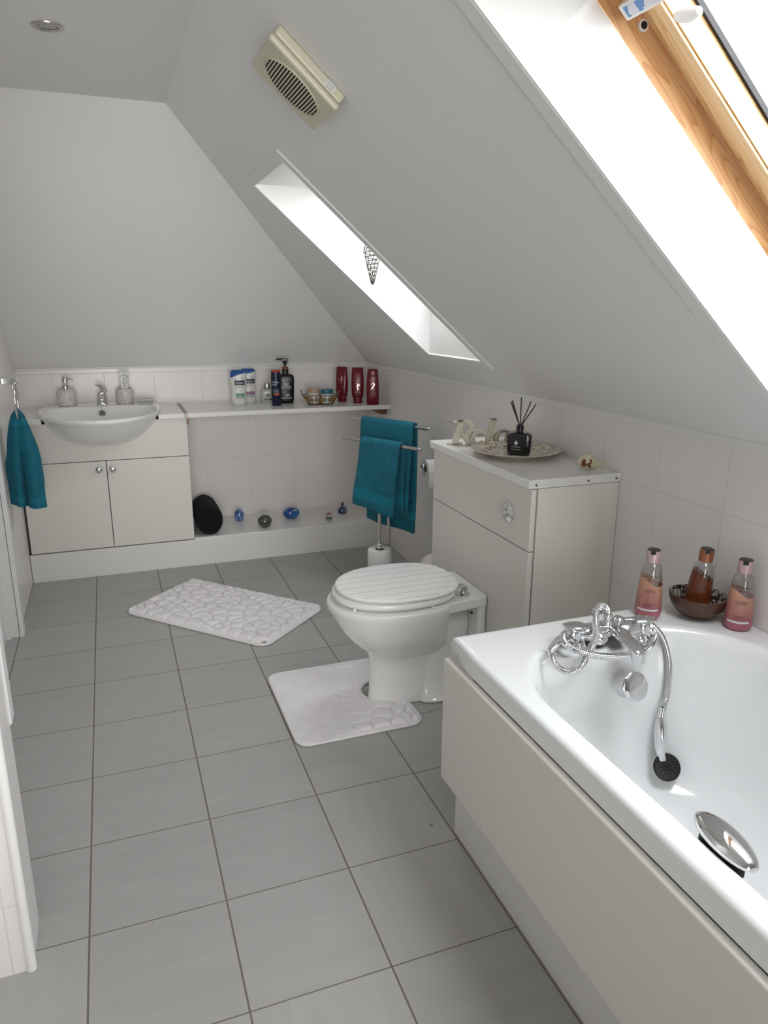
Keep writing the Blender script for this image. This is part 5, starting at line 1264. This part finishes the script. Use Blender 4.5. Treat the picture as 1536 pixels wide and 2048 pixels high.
for (x, y, ang, zt) in ((1.110, -2.525, -0.35, 0.0), (1.288, -2.548, -0.10, 0.0)):
    mb = MB(); mb.lathe([(0.021, 0), (0.0205, 0.014), (0.0185, 0.022), (0.015, 0.028)], c=(x, y, 0.600), seg=28)
    rings = []
    for k in range(9):
        q = k / 8; lx = -0.022 + 0.054 * q; hw = 0.019 * math.sin(PI * (0.12 + 0.72 * q)) ** 0.6 + 0.002; zz = 0.630 + 0.005 * math.sin(PI * q * 0.8) - 0.004 * q
        cc = (x + lx * math.cos(ang), y + lx * math.sin(ang)); rings.append([(cc[0] - math.sin(ang) * hw * math.cos(a), cc[1] + math.cos(ang) * hw * math.cos(a), zz + 0.0055 * math.sin(a)) for a in [2 * PI * j / 18 for j in range(18)]])
    mb.loft(rings); hd_ = build('handle', mb, M['chrome'], mt, True, angle=60)
    mb = MB(); mb.cyl((x + 0.001, y - 0.0190, 0.612), (x + 0.001, y - 0.0220, 0.612), 0.0075, seg=18); build('indicator', mb, mat('pale_grey_button', (0.55, 0.57, 0.58), 0.2, noise_s=8, noise_amt=0.02), hd_, True)
# hose
HP = [(1.200, -2.533, 0.634), (1.201, -2.53, 0.646), (1.196, -2.53, 0.664), (1.181, -2.53, 0.674), (1.163, -2.535, 0.665), (1.153, -2.55, 0.643), (1.141, -2.572, 0.624), (1.123, -2.585, 0.607), (1.107, -2.590, 0.591), (1.095, -2.595, 0.57), (1.074, -2.600, 0.56), (1.047, -2.598, 0.561), (1.03, -2.58, 0.574), (1.031, -2.56, 0.596), (1.056, -2.54, 0.60), (1.088, -2.512, 0.597), (1.140, -2.488, 0.592), (1.212, -2.482, 0.592), (1.287, -2.494, 0.590), (1.333, -2.512, 0.586), (1.33, -2.548, 0.585), (1.269, -2.60, 0.584), (1.212, -2.612, 0.582), (1.156, -2.605, 0.582), (1.104, -2.590, 0.592), (1.071, -2.57, 0.606), (1.082, -2.528, 0.607), (1.127, -2.498, 0.606), (1.213, -2.492, 0.606), (1.295, -2.484, 0.600), (1.340, -2.492, 0.595), (1.366, -2.508, 0.578), (1.384, -2.525, 0.545), (1.387, -2.545, 0.50), (1.381, -2.557, 0.456), (1.37, -2.568, 0.418), (1.357, -2.575, 0.397)]
sp_ = smooth_path(HP, 40)
Ls = [0.0]
for a, b in zip(sp_, sp_[1:]): Ls.append(Ls[-1] + (b - a).length)
ns = int(Ls[-1] / 0.0011); pts = []; j = 0
for i in range(ns + 1):
    L_ = Ls[-1] * i / ns
    while j < len(Ls) - 2 and Ls[j + 1] < L_: j += 1
    q = (L_ - Ls[j]) / max(1e-9, Ls[j + 1] - Ls[j]); pts.append(sp_[j].lerp(sp_[j + 1], q))
t = thing('shower_hose', 'ribbed chrome shower hose coiled round the bath mixer tap', 'hose', (1.2, -2.54, ZB))
mb = MB(); mb.tube(pts, [0.0076 + 0.0013 * math.cos(2 * PI * i / 4) for i in range(len(pts))], 10); build('hose_tube', mb, M['chrome'], t, True, angle=80)
mb = MB(); mb.lathe([(0.0095, 0), (0.0105, 0.004), (0.0105, 0.014), (0.0085, 0.019)], c=(1.200, -2.533, 0.634), seg=20); build('hose_nut', mb, M['chrome'], t, True); mb = MB(); mb.tube([(1.357, -2.575, 0.397), (1.352, -2.5785, 0.380), (1.349, -2.581, 0.372)], [0.009, 0.0105, 0.0105], 20); build('hose_nut', mb, M['chrome'], t, True)
# shower handset
t = thing('shower_handset', 'chrome hand shower with round black spray face lying in the bathtub', 'shower head', (1.342, -2.61, 0.3))
sp_ = smooth_path([(1.349, -2.581, 0.372), (1.345, -2.588, 0.352), (1.340, -2.598, 0.325), (1.336, -2.606, 0.300), (1.338, -2.612, 0.278)], 6)
mb = MB(); mb.tube(sp_, [0.0105 + 0.0055 * math.sin(PI * min(1, i / (len(sp_) - 1) * 1.15)) for i in range(len(sp_))], 24); build('handle', mb, M['chrome'], t, True, angle=60)
hc = Vector((1.343, -2.622, 0.262)); hd = Vector((-0.35, -0.80, 0.49)).normalized(); h1 = Vector((1, 0, 0)); h1 = (h1 - hd * h1.dot(hd)).normalized(); h2 = hd.cross(h1)
def hring(r, h):
    r *= 1.13
    return [tuple(hc + hd * h + (h1 * math.cos(a) + h2 * math.sin(a)) * r) for a in [2 * PI * k / 48 for k in range(48)]]
mb = MB(); mb.loft([hring(0.008, -0.018), hring(0.020, -0.014), hring(0.029, -0.004), hring(0.031, 0.003), hring(0.030, 0.006)]); hd_ = build('head_shell', mb, M['chrome'], t, True, angle=50)
mb = MB(); mb.loft([hring(0.0288, 0.0045), hring(0.0285, 0.0075), hring(0.020, 0.009), hring(0.002, 0.0095)]); fc_ = build('spray_face', mb, M['black'], t, True, angle=50)
mb = MB()
for r_, n_ in ((0.0245, 24), (0.0185, 18), (0.0125, 12)):
    for k in range(n_):
        a = 2 * PI * k / n_; p = hc + hd * (0.0082 if r_ > 0.02 else 0.0092) + (h1 * math.cos(a) + h2 * math.sin(a)) * r_; mb.cyl(tuple(p), tuple(p + hd * 0.0012), 0.0008, seg=6)
build('nozzles', mb, mat('grey_nozzle', (0.25, 0.25, 0.26), 0.4, noise_s=9, noise_amt=0.02), fc_, True)

# bath bottles
def wash_bottle(x, y, z, rz, label, mats_, capm, h=0.178, tilt=None):
    t = thing('body_wash_bottle', label, 'bottle', (x, y, z), rz, 'body wash bottles on the bath edge', tilt)
    k = h / 0.178
    prof = [(0, 0.024, 0.024), (0.003, 0.029, 0.029), (0.010 * k, 0.0325, 0.0325), (0.020 * k, 0.033, 0.033), (0.060 * k, 0.031, 0.031), (0.10 * k, 0.0275, 0.0275), (0.128 * k, 0.0245, 0.0245), (0.137 * k, 0.022, 0.022), (0.143 * k, 0.016, 0.016), (0.147 * k, 0.0145, 0.0145)]
    bd = build('bottle_body', bottle_body(prof, 2), mats_, t)
    mb = MB(); z0 = 0.146 * k; mb.lathe([(0.0160, z0), (0.0175, z0 + 0.001), (0.0175, z0 + 0.029), (0.0165, z0 + 0.032), (0.0130, z0 + 0.032)], seg=32, cap1=False); mb.lathe([(0.0165, z0 + 0.031), (0.0155, z0 + 0.0335), (0.001, z0 + 0.0340)], seg=32, m=1)
    mb.box(-0.006, 0.006, -0.0180, -0.012, z0 + 0.024, z0 + 0.033, m=1)
    build('cap', mb, [capm, M['black']], t)
    f2 = front_fn(prof, 2, 0.0008); tx = MB()
    for i, ch in enumerate('SANCTUARY'):
        xx = -0.0175 + 0.0044 * i; put_text(tx, ch, 0.0062, xx, 0.1145 * k - 8 * xx * xx, f2)
    for i, ch in enumerate('SPA'): put_text(tx, ch, 0.0062, -0.0052 + 0.0052 * i, 0.1045 * k, f2)
    put_text(tx, 'LILY & ROSE', 0.0046, 0.001, 0.078 * k, f2); put_text(tx, 'COLLECTION', 0.0040, 0.001, 0.0735 * k, f2); put_text(tx, 'Body Wash', 0.0056, 0.001, 0.041 * k, f2); put_text(tx, 'Gel Douche', 0.0046, 0.001, 0.0355 * k, f2)
    build('lettering', tx, mat('maroon_print', (0.045, 0.012, 0.02), 0.5, noise_s=9, noise_amt=0.03), bd)
    lb = MB(); put_poly(lb, (-0.0245, 0.0245, 0.0235 * k, 0.0285 * k), f2, 12); build('white_stripe', lb, WPRINT, bd)
    return t
PINKW = wash_bottle_mat('pink_body_wash', (0.44, 0.10, 0.19), (0.50, 0.20, 0.18), (0.62, 0.34, 0.22), 0.098, 0.010)
AMBW = wash_bottle_mat('amber_body_wash', (0.42, 0.19, 0.03), (0.17, 0.040, 0.012), (0.20, 0.050, 0.022), 0.104, 0.012)
RG = mat('pale_rose_gold_cap', (0.56, 0.40, 0.40), 0.3, metal=0.5, noise_s=8, noise_amt=0.02); COP = mat('copper_cap', (0.36, 0.14, 0.08), 0.3, metal=0.7, noise_s=8, noise_amt=0.03)
wash_bottle(1.4045, -2.432, ZB, FACE(1.4, -2.43) - 0.05, 'clear and pink body wash bottle left of the coconut bowl, beside the mixer tap', PINKW, RG)
wash_bottle(1.5640, -2.571, ZB, FACE(1.56, -2.57), 'clear and pink body wash bottle on the bath rim, right of the coconut bowl', PINKW, RG)
# coconut bowl and the bottle in it
t = thing('coconut_bowl', 'brown coconut shell bowl with cracked mosaic lining on the bath corner', 'bowl', (1.520, -2.478, ZB), tilt=(0.0, 0.03))
mb = MB(); mb.lathe([(0.016, 0.0), (0.030, 0.003), (0.048, 0.012), (0.064, 0.030), (0.071, 0.048), (0.0725, 0.060), (0.070, 0.061)], seg=56, cap1=False)
bw = build('shell', mb, mat('coconut_shell', (0.070, 0.028, 0.014), 0.42, coat=0.12, noise_s=120, noise_amt=0.6, bump=0.3, bump_s=90), t)
mb = MB(); mb.lathe([(0.070, 0.061), (0.0685, 0.059), (0.067, 0.048), (0.060, 0.032), (0.045, 0.015), (0.028, 0.0065), (0.001, 0.004)], seg=56, cap0=False)
build('mosaic_lining', mb, voronoi_mat('cracked_eggshell_mosaic', (0.42, 0.38, 0.33), (0.006, 0.006, 0.006), 62, 0.09, 0.3), t)
mb = MB()
for dx in (-0.004, 0.003, 0.010): mb.tube([(0.034 + dx + 0.004 * math.sin(k * 0.7), -math.sqrt(max(1e-6, (0.0505 + 0.0225 * min(1, k / 7) ** 0.7) ** 2 - (0.034 + dx + 0.004 * math.sin(k * 0.7)) ** 2)), 0.014 + 0.0052 * k) for k in range(8)], 0.0008, 5)
build('gold_print', mb, M['gold'], t)
wash_bottle(1.5235, -2.470, ZB + 0.0095, FACE(1.52, -2.47) + 0.1, 'amber body wash bottle with copper cap standing inside the coconut bowl', AMBW, COP, h=0.170, tilt=(0.0, 0.07))

# ================================================================== MATS
def pebble_mat(name, label, w_, d_, loc, rz, r=0.05, notch=None, flatmask=None, seed=1, npeb=110):
    t = thing(name, label, 'bath mat', (loc[0], loc[1], 0.0), rz)
    rng = np.random.RandomState(seed); nx, ny = int(w_ / 0.0032), int(d_ / 0.0032)
    U, V = np.meshgrid(np.linspace(-1, 1, nx), np.linspace(-1, 1, ny)); hx, hy = w_ / 2, d_ / 2
    X, Y = U * hx, V * hy
    cxm = np.clip(X, -(hx - r), hx - r); cym = np.clip(Y, -(hy - r), hy - r); dx, dy = X - cxm, Y - cym
    corner = (np.abs(X) > hx - r) & (np.abs(Y) > hy - r); dd = np.hypot(dx, dy); k = np.where(corner & (dd > r), r / np.maximum(dd, 1e-9), 1.0)
    outc = (corner & (dd > r * 1.0001)).ravel()
    X, Y = cxm + dx * k, cym + dy * k
    cut = np.zeros_like(X, bool)
    if notch:
        nxc, hw = notch     # notch from x > nxc, half width hw (round end)
        inn = ((X > nxc) & (np.abs(Y - 0.0) < hw)) | (np.hypot(X - nxc, Y) < hw)
        cut = inn
    # relaxed pebble centres
    P = rng.uniform(-1, 1, (npeb, 2)) * [hx, hy]
    smp = rng.uniform(-1, 1, (5000, 2)) * [hx, hy]
    for _ in range(3):
        idx = np.argmin(((smp[:, None, :] - P[None]) ** 2).sum(2), 1)
        for i in range(npeb):
            s_ = smp[idx == i]
            if len(s_): P[i] = P[i] * 0.4 + s_.mean(0) * 0.6
    pts = np.stack([X.ravel(), Y.ravel()], 1); wob = np.stack([np.sin(pts[:, 1] * 60 + 1), np.sin(pts[:, 0] * 55)], 1) * 0.003
    D = np.sqrt((((pts + wob)[:, None, :] - P[None]) ** 2).sum(2)); D.partition(1, axis=1)
    e = (D[:, 1] - D[:, 0]); pillow = 1 - np.exp(-(np.maximum(0, e - 0.001) / 0.0085) ** 1.2)
    edge = np.minimum.reduce([hx - np.abs(pts[:, 0]), hy - np.abs(pts[:, 1])]); 
    if notch: 
        dn = np.where(pts[:, 0] > notch[0], np.abs(pts[:, 1]), np.hypot(pts[:, 0] - notch[0], pts[:, 1])) - notch[1]; edge = np.minimum(edge, dn)
    ef = np.clip((edge - 0.006) / 0.012, 0, 1)
    amp = 0.0135 * np.ones(len(pts))
    if flatmask: amp = amp * flatmask(pts)
    Z = 0.010 + pillow * amp * ef + 0.0035 * np.clip(edge / 0.01, 0, 1) * (1 - ef * 0.4)
    V3 = [(float(a), float(b), float(c)) for (a, b), c in zip(pts, Z)]
    cutf = cut.ravel(); faces = []
    for j in range(ny - 1):
        for i in range(nx - 1):
            a = j * nx + i; q = (a, a + 1, a + nx + 1, a + nx)
            if outc[q[0]] and outc[q[1]] and outc[q[2]] and outc[q[3]]: continue
            if not (cutf[q[0]] or cutf[q[1]] or cutf[q[2]] or cutf[q[3]]): faces.append(q)
    mb = MB(); mb.v = V3; mb.f = faces; mb.m = [0] * len(faces)
    # underside
    o_ = build('mat_pile', mb, M['mat'], t, angle=80)
    # outline tube
    out = []
    for (cx, cy, a0) in ((hx - r, hy - r, 0), (-hx + r, hy - r, PI / 2), (-hx + r, -hy + r, PI), (hx - r, -hy + r, 1.5 * PI)):
        for k in range(9): a = a0 + PI / 2 * k / 8; out.append((cx + r * math.cos(a), cy + r * math.sin(a)))
    if notch:
        nxc, hw = notch; last = []
        xe = hx
        no = [(xe - 0.001, -hw - 0.001)] + [(nxc + (xe - nxc) * (1 - k / 6), -hw) for k in range(1, 6)] + [(nxc - hw * math.sin(PI * k / 16), -hw * math.cos(PI * k / 16)) for k in range(17)] + [(nxc + (xe - nxc) * k / 6, hw) for k in range(1, 6)] + [(xe - 0.001, hw + 0.001)]
        out = out + no
    bk_ = MB(); bk_.prism([(a * 0.997, b * 0.997) for a, b in out], lambda a, b, h: (a, b, h), 0.0008, 0.0098); build('backing', bk_, M['mat'], t, flat=True)
    bm_ = MB(); dense = []
    for a, b in zip(out, out[1:] + out[:1]):
        L_ = math.hypot(b[0] - a[0], b[1] - a[1]); n_ = max(1, int(L_ / 0.015))
        for k in range(n_): dense.append((a[0] + (b[0] - a[0]) * k / n_, a[1] + (b[1] - a[1]) * k / n_, 0.0068))
    bm_.tube(dense, 0.0066, 10, loop=True); build('edge_binding', bm_, M['mat'], t, angle=80)
    return t
M['mat'] = mat('pale_grey_plush', (0.76, 0.74, 0.745), 0.9, noise_s=14, noise_amt=0.10, bump=0.5, bump_s=500, sheen=0.4, detail=6)
pebble_mat('bath_mat', 'rectangular pale grey pebble bath mat lying diagonally on the floor', 0.775, 0.46, (0.555, -0.672), math.radians(-47), r=0.05, seed=4, npeb=105)
def fm(p): return 0.10 + 0.90 * np.clip(((p[:, 0] - 0.02) / 0.10 - (p[:, 1] + 0.10) / 0.12) * 0.5, 0, 1) + 0.5 * (p[:, 1] > 0.20) * (p[:, 0] > 0.0)
pebble_mat('pedestal_mat', 'pale grey U-shaped pedestal mat around the toilet foot', 0.425, 0.490, (0.8225, -1.607), 0, r=0.04, notch=(0.158, 0.083), flatmask=fm, seed=9, npeb=52)

# ================================================================== SLOPE FITTINGS
fan = thing('extractor_fan', 'square cream extractor fan on the sloping ceiling', 'extractor fan', SL(-1.2825, -1.957, 0))
mb = MB(); A_, B_ = -1.384, -1.181; Y_0, Y_1 = -2.062, -1.852
mb.box(A_ + 0.004, B_ - 0.004, Y_0 + 0.004, Y_1 - 0.004, -0.024, 0.0, fn=SL); build('back_box', mb, M['fan'], fan, True, flat=True, bevel=0.006)
mb = MB(); mb.box(A_, B_, Y_0, Y_1, -0.042, -0.0255, fn=SL); fp = build('front_cover', mb, M['fan'], fan, True, flat=True, bevel=0.007)
mb = MB(); ca, cyy = (A_ + B_) / 2, (Y_0 + Y_1) / 2; RF = 0.079
mb.add([SL(ca + RF * math.cos(a), cyy + RF * math.sin(a), -0.0424) for a in [2 * PI * k / 48 for k in range(48)]], [tuple(range(48))]); build('fan_opening', mb, mat('dark_fan_inside', (0.035, 0.032, 0.026), 0.6, noise_s=30, noise_amt=0.6), fp, True, flat=True)
mb = MB()
for k in range(-10, 11):
    a = k * 0.0075; hl = math.sqrt(max(0, RF * RF - a * a)); 
    pts_ = [SL(ca + a, cyy + hl * (2 * j / 10 - 1), -0.0435 - 0.0075 * (1 - (a / RF) ** 2) * (1 - (2 * j / 10 - 1) ** 2)) for j in range(11)]; mb.tube(pts_, 0.0019, 6)
mb.tube([SL(ca + RF * math.cos(a), cyy + RF * math.sin(a), -0.0432) for a in [2 * PI * k / 48 for k in range(48)]], 0.0022, 6, loop=True)
build('grille', mb, M['fan'], fp, True)
mb = MB(); mb.box(-1.236, -1.212, Y_0 + 0.0030, Y_0 + 0.0042, -0.022, -0.003, fn=SL); st = build('sticker', mb, M['wplas'], fan, True, flat=True)
st['label'] = 'small white printed sticker'
mb = MB()
for r_ in range(3):
    put_text(mb, 'IPX4 240V', 0.0042, 0, 0, lambda a, b, r_=r_: SL(-1.224 + a, Y_0 + 0.0026, -0.0125 - b + (r_ - 1) * 0.0055))
build('sticker_print', mb, M['black'], st, True, flat=True)

dl = thing('downlight', 'round brushed recessed downlight in the flat ceiling', 'ceiling light', (0.080, -1.457, ZC))
mb = MB(); mb.lathe([(0.041, 0.0), (0.0405, -0.003), (0.030, -0.0045), (0.027, -0.002), (0.026, 0.0)], seg=40, cap0=False, cap1=False); build('bezel', mb, M['steel'], dl)
mb = MB(); mb.lathe([(0.027, -0.0005), (0.001, -0.0005)], seg=32, m=1, cap0=False); mb.lathe([(0.021, -0.001), (0.001, -0.0022)], seg=32, cap0=False); build('lamp', mb, [glass_mix('lamp_glass', (0.6, 0.6, 0.6), 0.35), mat('lamp_reflector', (0.22, 0.21, 0.20), 0.3, 0.6, noise_s=60, noise_amt=0.3)], dl)

# hanging shell ornament in the far skylight
t = thing('hanging_ornament', 'silver wire spiral cone ornament hanging in the far skylight shaft', 'ornament', (1.120, -1.10, 1.43))
mb = MB(); random.seed(5); SIL = mat('silver_wire', (0.16, 0.15, 0.14), 0.4, 0.6, noise_s=80, noise_amt=0.3)
pr_r = lambda h: 0.004 + 0.028 * min(1, h / 0.115) ** 0.9 * (1 if h < 0.13 else max(0.1, 1 - (h - 0.13) / 0.05))
mb.tube([(pr_r(h) * math.cos(h * 420), pr_r(h) * math.sin(h * 420), h) for h in [0.18 * k / 420 for k in range(420)]], 0.0017, 5)
for k in range(10): a = 2 * PI * k / 10; mb.tube([(pr_r(h) * 1.04 * math.cos(a + h * 14), pr_r(h) * 1.04 * math.sin(a + h * 14), h) for h in [0.18 * j / 16 for j in range(17)]], 0.0016, 5)
for k in range(26):
    h = 0.16 * random.random() ** 1.3; a = random.uniform(0, 2 * PI); mb.sphere((pr_r(h) * math.cos(a), pr_r(h) * math.sin(a), h), 0.0028, seg=8, rn=5)
build('wire_cone', mb, SIL, t)
mb = MB(); mb.cyl((0, 0, 0.175), (0.03, 0, 0.36), 0.0008, seg=6); build('cord', mb, SIL, t)

# tiny clear stopper on the floor near the bath
t = thing('glass_bead', 'tiny clear glass bead on the floor tiles beside the bath panel', 'bead', (0.856, -2.318, 0))
mb = MB(); mb.sphere((0, 0, 0.0022), 0.0055, 0.0045, 0.0026, 14, 8); build('glass', mb, glass_mix('bead_glass', (0.8, 0.8, 0.8), 0.3), t)
